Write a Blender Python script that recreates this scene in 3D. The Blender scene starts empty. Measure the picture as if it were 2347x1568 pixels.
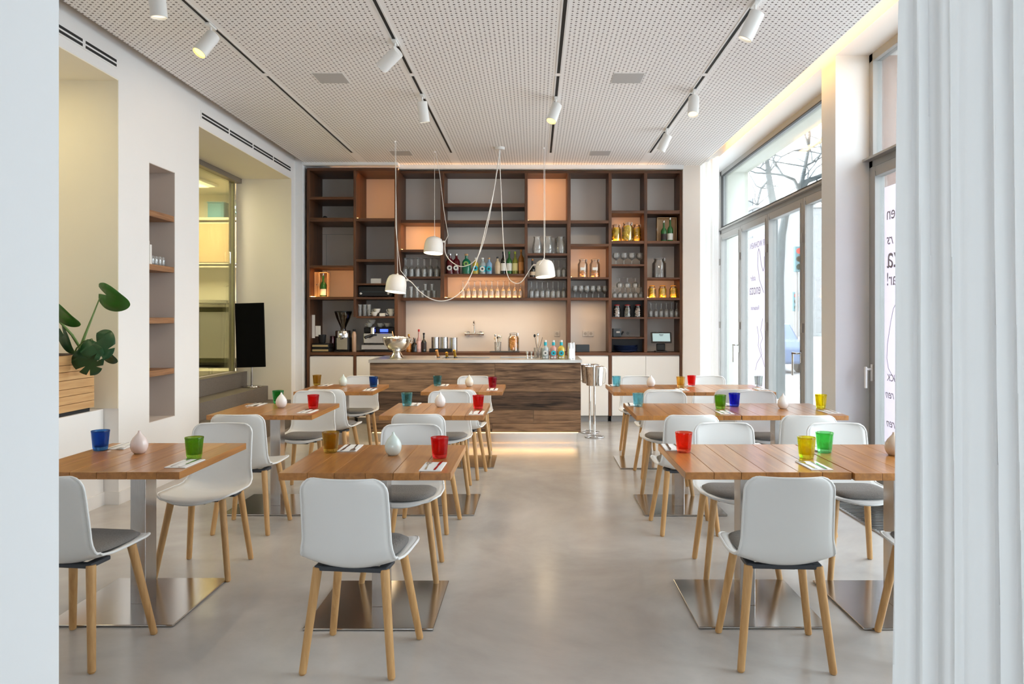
import bpy, bmesh, math, random
from mathutils import Vector, Matrix
random.seed(7)
sc = bpy.context.scene
C = sc.collection
PI = math.pi

# ------------------------------------------------------------------ camera, world, exposure
F, VX, VY, H = 1660.0, 1225.0, 728.0, 1.46          # focal length and vanishing point of the 2347 x 1568 photograph
cam_d = bpy.data.cameras.new('camera'); cam = bpy.data.objects.new('camera', cam_d); C.objects.link(cam)
cam.location = (0, 0, H); cam.rotation_euler = (PI/2, 0, 0)
cam_d.sensor_width = 36; cam_d.lens = 36*F/2347
cam_d.shift_x = (1173.5-VX)/2347; cam_d.shift_y = (VY-784)/2347
cam_d.clip_start = .05; cam_d.clip_end = 300
sc.camera = cam
sc.view_settings.view_transform = 'Standard'; sc.view_settings.look = 'None'
sc.view_settings.gamma = 1; sc.view_settings.use_curve_mapping = False
sc.view_settings.exposure = 0.1
try:
    sc.cycles.max_bounces = 10; sc.cycles.diffuse_bounces = 5; sc.cycles.glossy_bounces = 4
    sc.cycles.transmission_bounces = 8; sc.cycles.transparent_max_bounces = 24
    sc.cycles.caustics_reflective = False; sc.cycles.caustics_refractive = False
    sc.cycles.sample_clamp_indirect = 4.0; sc.cycles.use_denoising = True
except Exception: pass
W = bpy.data.worlds.new('sky'); sc.world = W; W.use_nodes = True
bg = W.node_tree.nodes['Background']
bg.inputs[0].default_value = (.85, .93, 1, 1); bg.inputs[1].default_value = 7.5

def light(name, kind, loc, energy, color, size=.1, size_y=None, rot=(0, 0, 0), spot=None, portal=False):
    d = bpy.data.lights.new(name, kind); d.energy = energy; d.color = color
    if kind == 'AREA':
        d.size = size
        if size_y: d.shape = 'RECTANGLE'; d.size_y = size_y
        if portal: d.cycles.is_portal = True
    elif kind == 'SPOT':
        d.spot_size = spot or 1.2; d.spot_blend = .6; d.shadow_soft_size = size
    else: d.shadow_soft_size = size
    o = bpy.data.objects.new(name, d); o.location = loc; o.rotation_euler = rot; C.objects.link(o)
    return o
WARM = (1, .42, .12)
# sky portals: only guide the sky's own light through the openings
light('window_portal', 'AREA', (3.25, 8.75, 1.9), 1, (1,1,1), 3.7, 4.6, (0, PI/2, 0), portal=True)
light('window_portal', 'AREA', (3.25, 4.2, 1.9), 1, (1,1,1), 3.7, 3.9, (0, PI/2, 0), portal=True)
light('entrance_portal', 'AREA', (-.3, -3.25, 1.7), 1, (1,1,1), 2.4, 1.5, (PI/2, 0, 0), portal=True)

# ------------------------------------------------------------------ helpers
def SX(px, d): return (px-VX)*d/F
def SZ(py, d): return H+(VY-py)*d/F

class MB:
    def __init__(s): s.bm = bmesh.new(); s.smooth = False
    def box(s, x0, x1, y0, y1, z0, z1, bev=0, seg=2, M=None):
        r = bmesh.ops.create_cube(s.bm, size=1); vs = r['verts']
        for v in vs:
            v.co = Vector(((x0+x1)/2+v.co.x*(x1-x0), (y0+y1)/2+v.co.y*(y1-y0), (z0+z1)/2+v.co.z*(z1-z0)))
            if M: v.co = M @ v.co
        if bev > 0:
            es = list({e for v in vs for e in v.link_edges})
            bmesh.ops.bevel(s.bm, geom=es, offset=bev, segments=seg, affect='EDGES', profile=.5, clamp_overlap=True)
        return s
    def lathe(s, prof, c=(0, 0, 0), seg=24, M=None, fac=None, cap0=True, cap1=True):
        rings = []
        c = Vector(c)
        for (r, z) in prof:
            ring = []
            for i in range(seg):
                a = 2*PI*i/seg; rr = r*(fac(a, z) if fac else 1)
                p = Vector((rr*math.cos(a), rr*math.sin(a), z))
                if M: p = M @ p
                ring.append(s.bm.verts.new(p+c))
            rings.append(ring)
        for a, b in zip(rings, rings[1:]):
            for i in range(seg):
                f = s.bm.faces.new((a[i], a[(i+1) % seg], b[(i+1) % seg], b[i])); f.smooth = True
        if cap0: s.bm.faces.new(rings[0][::-1])
        if cap1: s.bm.faces.new(rings[-1])
        return s
    def cyl(s, p0, p1, r0, r1=None, seg=16):
        p0, p1 = Vector(p0), Vector(p1); r1 = r0 if r1 is None else r1
        q = (p1-p0).to_track_quat('Z', 'Y').to_matrix()
        L = (p1-p0).length; e = min(r0, r1)*.15
        return s.lathe([(max(r0-e, .0001), 0), (r0, e), (r1, L-e), (max(r1-e, .0001), L)], p0, seg, q)
    def tube(s, pts, r, seg=8, rs=None):
        pts = [Vector(p) for p in pts]; rings = []
        prev = None
        for i, p in enumerate(pts):
            t = (pts[min(i+1, len(pts)-1)]-pts[max(i-1, 0)]).normalized()
            if prev is None:
                a = Vector((0, 0, 1)) if abs(t.z) < .9 else Vector((1, 0, 0))
                u = t.cross(a).normalized()
            else: u = (prev-t*prev.dot(t)).normalized()
            prev = u; w = t.cross(u); rr = rs[i] if rs else r
            rings.append([s.bm.verts.new(p+(u*math.cos(2*PI*k/seg)+w*math.sin(2*PI*k/seg))*rr) for k in range(seg)])
        for a, b in zip(rings, rings[1:]):
            for i in range(seg):
                f = s.bm.faces.new((a[i], b[i], b[(i+1) % seg], a[(i+1) % seg])); f.smooth = True
        s.bm.faces.new(rings[0]); s.bm.faces.new(rings[-1][::-1])
        return s
    def prism(s, pts, z0, z1, M=None):
        """polygon in local x,y extruded z0..z1"""
        a = [s.bm.verts.new((M @ Vector((p[0], p[1], z0))) if M else (p[0], p[1], z0)) for p in pts]
        b = [s.bm.verts.new((M @ Vector((p[0], p[1], z1))) if M else (p[0], p[1], z1)) for p in pts]
        n = len(pts)
        s.bm.faces.new(a[::-1]); s.bm.faces.new(b)
        for i in range(n): s.bm.faces.new((a[i], a[(i+1) % n], b[(i+1) % n], b[i]))
        return s
    def blob(s, c, rx, ry, rz, sub=2, noise=0):
        r = bmesh.ops.create_icosphere(s.bm, subdivisions=sub, radius=1)
        for v in r['verts']:
            k = 1+random.uniform(-noise, noise)
            v.co = Vector((c[0]+v.co.x*rx*k, c[1]+v.co.y*ry*k, c[2]+v.co.z*rz*k))
        for v in r['verts']:
            for f in v.link_faces: f.smooth = True
        return s
    def build(s, name, m, parent=None, origin=None, sharp=40):
        bmesh.ops.recalc_face_normals(s.bm, faces=s.bm.faces)
        if origin is not None: bmesh.ops.translate(s.bm, verts=s.bm.verts, vec=-Vector(origin))
        me = bpy.data.meshes.new(name); s.bm.to_mesh(me); s.bm.free()
        flags = [p.use_smooth for p in me.polygons]
        try: me.set_sharp_from_angle(angle=math.radians(sharp))
        except Exception: pass
        me.polygons.foreach_set('use_smooth', flags)      # keep flat faces flat
        o = bpy.data.objects.new(name, me); C.objects.link(o)
        if origin is not None: o.location = origin
        if m: me.materials.append(m)
        if parent: o.parent = parent
        return o

def tag(o, label, cat, group=None, kind=None):
    o['label'] = label; o['category'] = cat
    if group: o['group'] = group
    if kind: o['kind'] = kind
    return o
def thing(name, label, cat, loc=(0, 0, 0), rz=0, group=None):
    o = bpy.data.objects.new(name, None); C.objects.link(o); o.empty_display_size = .1
    o.location = loc; o.rotation_euler = (0, 0, rz)
    return tag(o, label, cat, group)
def struct(mb, name, m, label=None):
    o = mb.build(name, m); o['kind'] = 'structure'
    if label: o['label'] = label; o['category'] = name.split('_')[0]
    return o
def dup(o, loc, rz=None, label=None, group=None, scale=None):
    c = o.copy(); C.objects.link(c); c.location = loc
    if rz is not None: c.rotation_euler = (0, 0, rz)
    if scale: c.scale = scale
    if label: c['label'] = label
    if group: c['group'] = group
    for ch in list(o.children):
        d = ch.copy(); C.objects.link(d); d.parent = c
        for g in list(ch.children):
            e = g.copy(); C.objects.link(e); e.parent = d
    return c

# ------------------------------------------------------------------ materials
def nt(m):
    m.use_nodes = True; t = m.node_tree; return t, t.nodes['Principled BSDF']
def mat(name, col, rough=.5, metal=0, spec=.5, var=.06, vscale=8, bump=0, emit=None, estr=0, trans=0, ior=1.45, coat=0, stretch=(1, 1, 1)):
    m = bpy.data.materials.new(name); t, b = nt(m)
    b.inputs['Roughness'].default_value = rough; b.inputs['Metallic'].default_value = metal
    b.inputs['IOR'].default_value = ior; b.inputs['Specular IOR Level'].default_value = spec
    b.inputs['Transmission Weight'].default_value = trans; b.inputs['Coat Weight'].default_value = coat
    N, L = t.nodes, t.links
    tc = N.new('ShaderNodeTexCoord'); mp = N.new('ShaderNodeMapping'); mp.inputs['Scale'].default_value = stretch
    no = N.new('ShaderNodeTexNoise'); no.inputs['Scale'].default_value = vscale; no.inputs['Detail'].default_value = 4
    L.new(tc.outputs['Object'], mp.inputs[0]); L.new(mp.outputs[0], no.inputs['Vector'])
    mx = N.new('ShaderNodeMix'); mx.data_type = 'RGBA'
    mx.inputs[6].default_value = [max(0, c*(1-var)) for c in col]+[1]; mx.inputs[7].default_value = [min(1, c*(1+var)) for c in col]+[1]
    L.new(no.outputs[0], mx.inputs[0]); L.new(mx.outputs[2], b.inputs['Base Color'])
    if bump:
        bp = N.new('ShaderNodeBump'); bp.inputs['Strength'].default_value = bump; bp.inputs['Distance'].default_value = .01
        L.new(no.outputs[0], bp.inputs['Height']); L.new(bp.outputs[0], b.inputs['Normal'])
    if emit:
        b.inputs['Emission Color'].default_value = (*emit, 1); b.inputs['Emission Strength'].default_value = estr
    return m
def wood(name, dark, light_, axis='Y', rough=.4, scale=1.0, island=.35, knots=.5, bump=.15, coat=0, contrast=1.0, lng=1.0):
    m = bpy.data.materials.new(name); t, b = nt(m); N, L = t.nodes, t.links
    tc = N.new('ShaderNodeTexCoord'); mp = N.new('ShaderNodeMapping')
    st = {'X': (1.2, 16, 16), 'Y': (16, 1.2, 16), 'Z': (16, 16, 1.2)}[axis]
    st = [q*lng if q < 2 else q for q in st]
    mp.inputs['Scale'].default_value = [s*scale for s in st]
    geo = N.new('ShaderNodeNewGeometry')
    add = N.new('ShaderNodeVectorMath'); add.operation = 'ADD'
    mul = N.new('ShaderNodeVectorMath'); mul.operation = 'SCALE'; mul.inputs[0].default_value = (7, 5, 9)
    L.new(geo.outputs['Random Per Island'], mul.inputs['Scale'])
    L.new(tc.outputs['Object'], add.inputs[0]); L.new(mul.outputs[0], add.inputs[1]); L.new(add.outputs[0], mp.inputs[0])
    n1 = N.new('ShaderNodeTexNoise'); n1.inputs['Scale'].default_value = 3; n1.inputs['Detail'].default_value = 8; n1.inputs['Distortion'].default_value = .8
    n2 = N.new('ShaderNodeTexNoise'); n2.inputs['Scale'].default_value = 1.3; n2.inputs['Detail'].default_value = 3; n2.inputs['Distortion'].default_value = knots
    L.new(mp.outputs[0], n1.inputs['Vector']); L.new(mp.outputs[0], n2.inputs['Vector'])
    ma = N.new('ShaderNodeMath'); ma.operation = 'ADD'; L.new(n1.outputs[0], ma.inputs[0]); L.new(n2.outputs[0], ma.inputs[1])
    mr = N.new('ShaderNodeMapRange'); mr.inputs[1].default_value = 1-.38/contrast; mr.inputs[2].default_value = 1+.38/contrast
    L.new(ma.outputs[0], mr.inputs[0])
    mb = N.new('ShaderNodeMath'); mb.operation = 'MULTIPLY_ADD'; mb.inputs[1].default_value = island; mb.inputs[2].default_value = -island/2
    L.new(geo.outputs['Random Per Island'], mb.inputs[0])
    mc = N.new('ShaderNodeMath'); mc.operation = 'ADD'; mc.use_clamp = True; L.new(mr.outputs[0], mc.inputs[0]); L.new(mb.outputs[0], mc.inputs[1])
    mx = N.new('ShaderNodeMix'); mx.data_type = 'RGBA'; mx.inputs[6].default_value = (*dark, 1); mx.inputs[7].default_value = (*light_, 1)
    L.new(mc.outputs[0], mx.inputs[0]); L.new(mx.outputs[2], b.inputs['Base Color'])
    b.inputs['Roughness'].default_value = rough; b.inputs['Coat Weight'].default_value = coat; b.inputs['Coat Roughness'].default_value = .12
    bp = N.new('ShaderNodeBump'); bp.inputs['Strength'].default_value = bump; bp.inputs['Distance'].default_value = .004
    L.new(n1.outputs[0], bp.inputs['Height']); L.new(bp.outputs[0], b.inputs['Normal'])
    return m
def pane(name, tint=(.96, .98, .97), refl=.35, base=.04):
    m = bpy.data.materials.new(name); m.use_nodes = True; t = m.node_tree; N, L = t.nodes, t.links
    N.remove(N['Principled BSDF'])
    tr = N.new('ShaderNodeBsdfTransparent'); tr.inputs[0].default_value = (*tint, 1)
    gl = N.new('ShaderNodeBsdfGlossy'); gl.inputs['Roughness'].default_value = .02
    fr = N.new('ShaderNodeLayerWeight'); fr.inputs[0].default_value = refl
    mt = N.new('ShaderNodeMath'); mt.operation = 'MULTIPLY_ADD'; mt.inputs[1].default_value = .6; mt.inputs[2].default_value = base; mt.use_clamp = True
    L.new(fr.outputs['Fresnel'], mt.inputs[0])
    mx = N.new('ShaderNodeMixShader'); L.new(mt.outputs[0], mx.inputs[0]); L.new(tr.outputs[0], mx.inputs[1]); L.new(gl.outputs[0], mx.inputs[2])
    L.new(mx.outputs[0], N['Material Output'].inputs[0])
    return m
def emis(name, col, s):
    m = bpy.data.materials.new(name); m.use_nodes = True; t = m.node_tree; N, L = t.nodes, t.links
    e = N.new('ShaderNodeEmission'); e.inputs[0].default_value = (*col, 1); e.inputs[1].default_value = s
    L.new(e.outputs[0], N['Material Output'].inputs[0]); return m
def fabric(name, col, transl=.5):
    m = bpy.data.materials.new(name); t, b = nt(m); N, L = t.nodes, t.links
    b.inputs['Base Color'].default_value = (*col, 1); b.inputs['Roughness'].default_value = .9
    tl = N.new('ShaderNodeBsdfTranslucent'); tl.inputs[0].default_value = (*col, 1)
    no = N.new('ShaderNodeTexNoise'); no.inputs['Scale'].default_value = 300
    mr = N.new('ShaderNodeMapRange'); mr.inputs[3].default_value = transl*.85; mr.inputs[4].default_value = transl*1.1
    L.new(no.outputs[0], mr.inputs[0])
    mx = N.new('ShaderNodeMixShader'); L.new(mr.outputs[0], mx.inputs[0]); L.new(b.outputs[0], mx.inputs[1]); L.new(tl.outputs[0], mx.inputs[2])
    L.new(mx.outputs[0], N['Material Output'].inputs[0]); return m
def ceiling_mat():
    m = bpy.data.materials.new('perforated_plasterboard'); t, b = nt(m); N, L = t.nodes, t.links
    b.inputs['Roughness'].default_value = .9
    tc = N.new('ShaderNodeTexCoord'); sp = N.new('ShaderNodeSeparateXYZ'); L.new(tc.outputs['Object'], sp.inputs[0])
    def math_(op, a, b_=None, v=None, w=None):
        n = N.new('ShaderNodeMath'); n.operation = op
        for i, q in enumerate((a, b_)):
            if q is None: continue
            if isinstance(q, (int, float)): n.inputs[i].default_value = q
            else: L.new(q, n.inputs[i])
        return n.outputs[0]
    P = .035
    fx = math_('DIVIDE', sp.outputs[0], P); fy = math_('DIVIDE', sp.outputs[1], P)
    ix = math_('FLOOR', fx); iy = math_('FLOOR', fy)
    dx = math_('SUBTRACT', math_('SUBTRACT', fx, ix), .5); dy = math_('SUBTRACT', math_('SUBTRACT', fy, iy), .5)
    d = math_('SQRT', math_('ADD', math_('MULTIPLY', dx, dx), math_('MULTIPLY', dy, dy)))
    par = math_('FLOORED_MODULO', math_('ADD', ix, iy), 2)
    rad = math_('ADD', math_('MULTIPLY', par, .105), .14)
    hole = math_('LESS_THAN', d, rad)
    # plain border strips along the tracks and at the edges
    bx = math_('LESS_THAN', math_('ABSOLUTE', math_('SUBTRACT', math_('FLOORED_MODULO', math_('ADD', sp.outputs[0], 2.333+.635), 1.27), .635)), .05)
    hole = math_('MULTIPLY', hole, math_('SUBTRACT', 1, bx))
    mx = N.new('ShaderNodeMix'); mx.data_type = 'RGBA'; mx.inputs[6].default_value = (.93, .905, .885, 1); mx.inputs[7].default_value = (.14, .115, .105, 1)
    L.new(hole, mx.inputs[0]); L.new(mx.outputs[2], b.inputs['Base Color'])
    return m
def concrete():
    m = bpy.data.materials.new('polished_screed'); t, b = nt(m); N, L = t.nodes, t.links
    tc = N.new('ShaderNodeTexCoord'); of = N.new('ShaderNodeVectorMath'); of.operation = 'ADD'; of.inputs[1].default_value = (0, 0, .371); L.new(tc.outputs['Object'], of.inputs[0]); n1 = N.new('ShaderNodeTexNoise'); n1.inputs['Scale'].default_value = .9; n1.inputs['Detail'].default_value = 7; n1.inputs['Roughness'].default_value = .62; n1.inputs['Distortion'].default_value = .35
    n2 = N.new('ShaderNodeTexNoise'); n2.inputs['Scale'].default_value = 6; n2.inputs['Detail'].default_value = 6
    for n in (n1, n2): L.new(of.outputs[0], n.inputs['Vector'])
    r = N.new('ShaderNodeValToRGB'); r.color_ramp.elements[0].position = .25; r.color_ramp.elements[0].color = (.37, .345, .32, 1)
    r.color_ramp.elements[1].position = .8; r.color_ramp.elements[1].color = (.66, .635, .605, 1)
    L.new(n1.outputs[0], r.inputs[0]); L.new(r.outputs[0], b.inputs['Base Color'])
    mr = N.new('ShaderNodeMapRange'); mr.inputs[3].default_value = .17; mr.inputs[4].default_value = .255; L.new(n2.outputs[0], mr.inputs[0]); L.new(mr.outputs[0], b.inputs['Roughness'])
    b.inputs['Specular IOR Level'].default_value = .6
    return m

M = {}
M['white'] = mat('white_paint', (.82, .80, .78), .8, var=.015, vscale=2)
M['backwall'] = mat('warm_white_back_wall', (.84, .775, .72), .8, var=.015, vscale=2)
M['cool'] = mat('white_wall_paint', (.80, .81, .82), .8, var=.015, vscale=2)
M['cream'] = mat('pale_yellow_paint', (.86, .80, .665), .85, var=.02, vscale=2)
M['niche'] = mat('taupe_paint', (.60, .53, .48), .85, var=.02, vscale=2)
M['ceil'] = ceiling_mat()
M['floor'] = concrete()
M['dark'] = mat('black_gap', (.015, .015, .015), .7)
M['shell'] = mat('white_polypropylene', (.80, .80, .785), .38, var=.01)
M['cushion'] = mat('grey_wool_felt', (.20, .187, .175), 1, var=.25, vscale=160, bump=.4)
M['legwood'] = wood('oiled_oak_leg', (.48, .25, .085), (.66, .40, .17), 'Z', .42, 1.6, .12)
M['top'] = wood('oak_plank_top', (.27, .10, .022), (.56, .245, .06), 'Y', .30, .9, .28, bump=.05, coat=.30, contrast=.8)
M['steel'] = mat('brushed_steel', (.56, .54, .52), .17, 1, var=.12, vscale=30, stretch=(1, 14, 1))
M['steelv'] = mat('brushed_steel_post', (.56, .54, .53), .2, 1, var=.15, vscale=30, stretch=(14, 14, .6))
M['chrome'] = mat('polished_chrome', (.78, .77, .75), .07, 1, var=.02)
M['bracket'] = mat('dark_grey_plastic', (.045, .05, .06), .5)
M['case'] = wood('walnut_stained_board_upright', (.035, .013, .006), (.165, .060, .021), 'Z', .45, .8, .3)
M['caseh'] = wood('walnut_stained_board_shelf', (.035, .013, .006), (.165, .060, .021), 'X', .45, .8, .3)
M['bar'] = wood('reclaimed_barn_wood', (.07, .038, .022), (.42, .255, .145), 'X', .75, .95, .45, knots=.6, bump=.8, contrast=1.1, lng=1.2)
M['bardark'] = wood('dark_reclaimed_barn_wood', (.02, .013, .010), (.22, .13, .08), 'X', .75, .95, .35, knots=.6, bump=.8, contrast=1.1, lng=1.2)
M['barkn'] = wood('reclaimed_shelf_board', (.14, .06, .025), (.40, .20, .09), 'Y', .6, .9, .3, knots=1.5)
M['pine'] = wood('pine_planter_board', (.46, .24, .09), (.68, .42, .19), 'Y', .6, .6, .25, knots=1.5)
M['winebox'] = wood('plywood_box', (.55, .36, .18), (.75, .55, .33), 'Z', .6, 1, .1)
M['worktop'] = mat('stainless_worktop', (.62, .60, .56), .3, 1, var=.06, vscale=12, stretch=(.5, 6, 1))
M['door'] = mat('white_lacquer', (.84, .82, .79), .3, var=.01)
M['grey'] = mat('grey_metal_trim', (.36, .35, .34), .5, var=.04)
M['frame'] = mat('grey_window_frame', (.34, .34, .335), .45, var=.03)
M['frame2'] = mat('grey_window_gasket', (.05, .05, .05), .6)
M['panel'] = mat('grey_access_panel', (.50, .49, .48), .7, var=.02)
M['lampw'] = mat('white_powder_coat', (.80, .79, .77), .4, var=.01)
M['lampin'] = emis('warm_lamp_disc', (1, .80, .50), 9)
M['spotin'] = emis('spotlight_lens', (1, .62, .12), 5)
M['spotoff'] = emis('spotlight_lens_dim', (1, .85, .6), 1.5)
M['ledw'] = emis('warm_led_strip', (1, .62, .22), 9)
M['cable'] = mat('white_cable', (.82, .80, .77), .5)
M['glass'] = pane('clear_glassware', (.985, .985, .98), .35, .04)
_t = M['glass'].node_tree; _d = _t.nodes.new('ShaderNodeBsdfDiffuse'); _d.inputs[0].default_value = (.95, .95, .93, 1)  # diffuse white mixed into the glass to imitate bright highlights
_m = _t.nodes.new('ShaderNodeMixShader'); _m.inputs[0].default_value = .085; _o = _t.nodes['Material Output']
_t.links.new(_o.inputs[0].links[0].from_socket, _m.inputs[1]); _t.links.new(_d.outputs[0], _m.inputs[2]); _t.links.new(_m.outputs[0], _o.inputs[0])
M['jarglass'] = pane('clear_jar_glass', (.985, .985, .98), .35, .05)
M['wpane'] = pane('window_glass', (.97, .985, .98), .15, .01)
M['gpane'] = pane('door_glass_yellow_green', (.94, .95, .80), .25, .04)
M['ceramic'] = mat('white_glazed_ceramic', (.80, .80, .77), .12, var=.01)
M['napkin'] = mat('white_paper_napkin', (.82, .81, .80), .9, var=.02)
M['cutlery'] = mat('polished_cutlery', (.70, .69, .68), .16, 1, var=.05)
M['black'] = mat('black_plastic', (.012, .012, .013), .35)
M['slate'] = mat('charcoal_plastic', (.035, .045, .055), .4)
M['blackm'] = mat('matt_black_panel', (.004, .004, .004), .9, spec=.1)
M['step'] = mat('grey_brown_stone_step', (.17, .145, .12), .8, var=.2, vscale=60, bump=.2)
M['track'] = mat('brown_metal_track', (.17, .145, .12), .4)
M['leaf'] = mat('monstera_leaf', (.035, .15, .018), .35, var=.35, vscale=9)
M['leafd'] = mat('dark_monstera_leaf', (.012, .065, .022), .4, var=.35, vscale=9)
M['stem'] = mat('green_plant_stem', (.13, .22, .06), .5)
M['soil'] = mat('potting_soil', (.05, .03, .02), 1, var=.4, vscale=80, bump=.8)
M['sheer'] = fabric('white_sheer_curtain', (.86, .85, .83), .55)
M['drape'] = fabric('white_linen_curtain', (.84, .855, .86), .35)
M['ice'] = mat('crushed_ice', (.85, .85, .82), .2, var=.05, vscale=40, bump=.6)
M['cork'] = mat('cork_tan', (.50, .33, .18), .8)
M['card'] = mat('white_card', (.80, .78, .74), .8)
M['socket'] = mat('white_socket_plastic', (.78, .74, .70), .4)

# ------------------------------------------------------------------ room shell
XL, XR, XG = -3.25, 2.55, 2.864
ZC = 3.57
b = MB().box(-4.7, 3.3, -3.2, 11.7, -.12, 0); struct(b, 'floor', M['floor'], 'grey beige polished screed floor of the dining room')
b = MB().box(-3.14, 2.31, 1.56, 10.06, ZC, ZC+.03); struct(b, 'ceiling', M['ceil'], 'white ceiling perforated with round holes')
b = MB().box(-5.4, 2.54, -3.2, 11.7, 3.80, 3.95); struct(b, 'ceiling_slab', M['white'], 'white slab above the hung ceiling')
# wall left, with two deep openings and one narrow niche
b = MB()
b.box(-4.7, XL, 1.56, 3.9, 0, 3.8)
b.box(-4.7, XL, 3.9, 5.66, 3.32, 3.8)
b.box(-4.7, XL, 5.66, 6.11, 0, 3.8)
b.box(-4.7, XL, 6.11, 6.547, 0, .57); b.box(-4.7, XL, 6.11, 6.547, 2.77, 3.8); b.box(-4.7, -3.58, 6.11, 6.547, .57, 2.77)
b.box(-4.7, XL, 6.547, 7.016, 0, 3.8)
b.box(-5.4, XL, 7.016, 9.686, 3.32, 3.8)
b.box(-3.99, XL, 9.686, 11.7, 0, 3.8)
b.box(-4.7, -4.25, 3.9, 5.66, 0, 3.32)
wl = struct(b, 'wall_left', M['white'], 'white wall with deep openings and a narrow shelf niche')
def lining(name, m, boxes, label):
    b = MB()
    for q in boxes: b.box(*q)
    return struct(b, name, m, label)
lining('wall_niche_lining', M['cream'], [(-4.25, XL-.002, 5.655, 5.66, .75, 3.32), (-4.25, -4.245, 3.9, 5.655, .75, 3.32), (-4.25, XL-.002, 3.9, 5.655, 3.312, 3.32)], 'pale yellow faces of the planter recess')
lining('wall_recess_lining', M['cream'], [(-3.97, XL-.002, 9.681, 9.686, .36, 3.32), (-3.97, XL-.002, 7.02, 9.68, 3.312, 3.32)], 'pale yellow faces of the stair recess')
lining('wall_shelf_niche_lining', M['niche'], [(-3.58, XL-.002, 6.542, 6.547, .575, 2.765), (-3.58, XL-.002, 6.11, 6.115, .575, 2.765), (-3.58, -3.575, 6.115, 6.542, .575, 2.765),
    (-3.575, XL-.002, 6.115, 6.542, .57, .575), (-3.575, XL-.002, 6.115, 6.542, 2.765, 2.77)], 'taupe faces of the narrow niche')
b = MB().box(-4.25, -3.364, 3.9, 5.655, 0, .747, .004); struct(b, 'trim_1', M['white'], 'white ledge under the planter')
b = MB()
b.box(XL-.002, XL+.012, 1.56, 3.9, 0, .1); b.box(-3.364-.002, -3.352, 3.9, 5.655, 0, .1); b.box(-3.364, XL+.012, 5.648, 5.662, 0, .1)
b.box(XL-.002, XL+.012, 5.66, 7.0, 0, .1); b.box(XL-.002, XL+.012, 9.70, 9.9, 0, .1)
struct(b, 'baseboard_left', M['white'], 'low white baseboard along the wall')
# kitchen behind the glass door
b = MB()
b.box(-5.4, -3.99, 11.0, 11.05, 0, 3.8); b.box(-5.4, -3.99, 9.69, 11.0, 3.32, 3.4)
b.box(-5.45, -5.4, 7.0, 11.05, .74, 3.8)
b.box(-5.4, -4.7, 6.95, 7.016, 0, 3.32)
b.box(-5.4, -4.0, 7.016, 11.0, .68, .735)
struct(b, 'wall_kitchen', M['cream'], 'pale walls of the kitchen behind the glass door')
b = MB()
b.box(-3.88, -3.84, 7.02, 9.68, .0, .74, .003); b.box(-5.4, -3.84, 7.02, 9.68, .735, .745)
b.box(-3.84, -3.56, 7.02, 9.68, 0, .55, .004); b.box(-3.56, -3.255, 7.02, 9.68, 0, .365, .004)
struct(b, 'floor_steps', M['step'], 'grey brown stone steps up to the glass door')
# right wall: pilaster, window openings, lintel with outer reveal
b = MB()
b.box(XR, 3.25, 6.135, 6.433, 0, 3.68)
b.box(XR, 3.25, 11.06, 11.7, 0, 3.68)
b.box(XR, 3.25, -3.2, 2.2, 0, 3.68)
b.box(XR, 3.25, -3.2, 11.7, 3.68, 4.6)
struct(b, 'wall_right', M['cool'], 'white outer wall with pilaster between the tall windows')
b = MB().box(2.916, 3.262, 6.126, 6.134, .0, 3.679).box(3.251, 3.262, 6.134, 6.44, 0, 3.68)
struct(b, 'wall_outer_reveal', mat('dusty_pink_outer_render', (.34, .24, .21), .9, var=.03), 'dusty pink outer reveal of the tall window')
b = MB().box(2.916, 3.262, 6.44, 11.05, 3.672, 3.679).box(2.916, 3.262, 11.052, 11.059, 0, 3.672)
struct(b, 'wall_outer_soffit', mat('pale_cream_outer_render', (.62, .63, .56), .9, var=.03), 'pale cream outer reveal above the folding doors')
b = MB().box(2.06, 2.30, 10.05, 11.7, 0, 3.8); b.box(-3.255, 2.1, 10.52, 10.58, 0, 3.8); b.box(2.06, XR, 11.65, 11.7, 0, 3.8)
struct(b, 'wall_back', M['backwall'], 'white wall behind the shelving')
b = MB().box(-3.255, -3.15, 9.84, 10.0, 0, 3.8, .004).box(-3.15, 2.06, 10.0, 10.06, 3.515, 3.60).box(-3.15, -1.86, 9.84, 10.0, 3.535, 3.60)
struct(b, 'trim_2', M['cool'], 'white trim around the shelving')
# front wall end beside the camera and header
b = MB().box(-4.7, -.983, 1.20, 1.50, 0, 3.8, .004); struct(b, 'wall_front', M['cool'], 'white wall end beside the dining room opening')
b = MB().box(-.983, 3.25, 1.20, 1.35, 3.45, 3.8); struct(b, 'wall_front_header', M['cool'], 'white header over the dining room opening')
b = MB().box(-4.75, -4.7, -3.2, 1.5, 0, 3.8); struct(b, 'wall_entrance', M['cool'], 'white side wall of the entrance room')
b = MB().box(-4.75, -1.5, -3.4, -3.2, 0, 3.8).box(.9, 3.25, -3.4, -3.2, 0, 3.8).box(-1.5, .9, -3.4, -3.2, 0, .95).box(-1.5, .9, -3.4, -3.2, 2.45, 3.8); struct(b, 'wall_entrance_back', M['cool'], 'white wall with a wide window opening behind the viewer')
# cove LED
b = MB().box(2.270, 2.285, 1.7, 9.6, 3.601, 3.605).box(2.311, 2.316, 1.6, 9.65, 3.575, 3.62); o = b.build('cove_light', M['ledw']); tag(o, 'warm light strip and added light-blocking lip in the cove along the window wall', 'light strip')  # outer box is an added lip, set to block the strip's low light
light('cove_strip', 'AREA', (2.28, 5.6, 3.609), 60, (1, .50, .18), .03, 7.8, (0, -PI*.80, 0))

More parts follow.
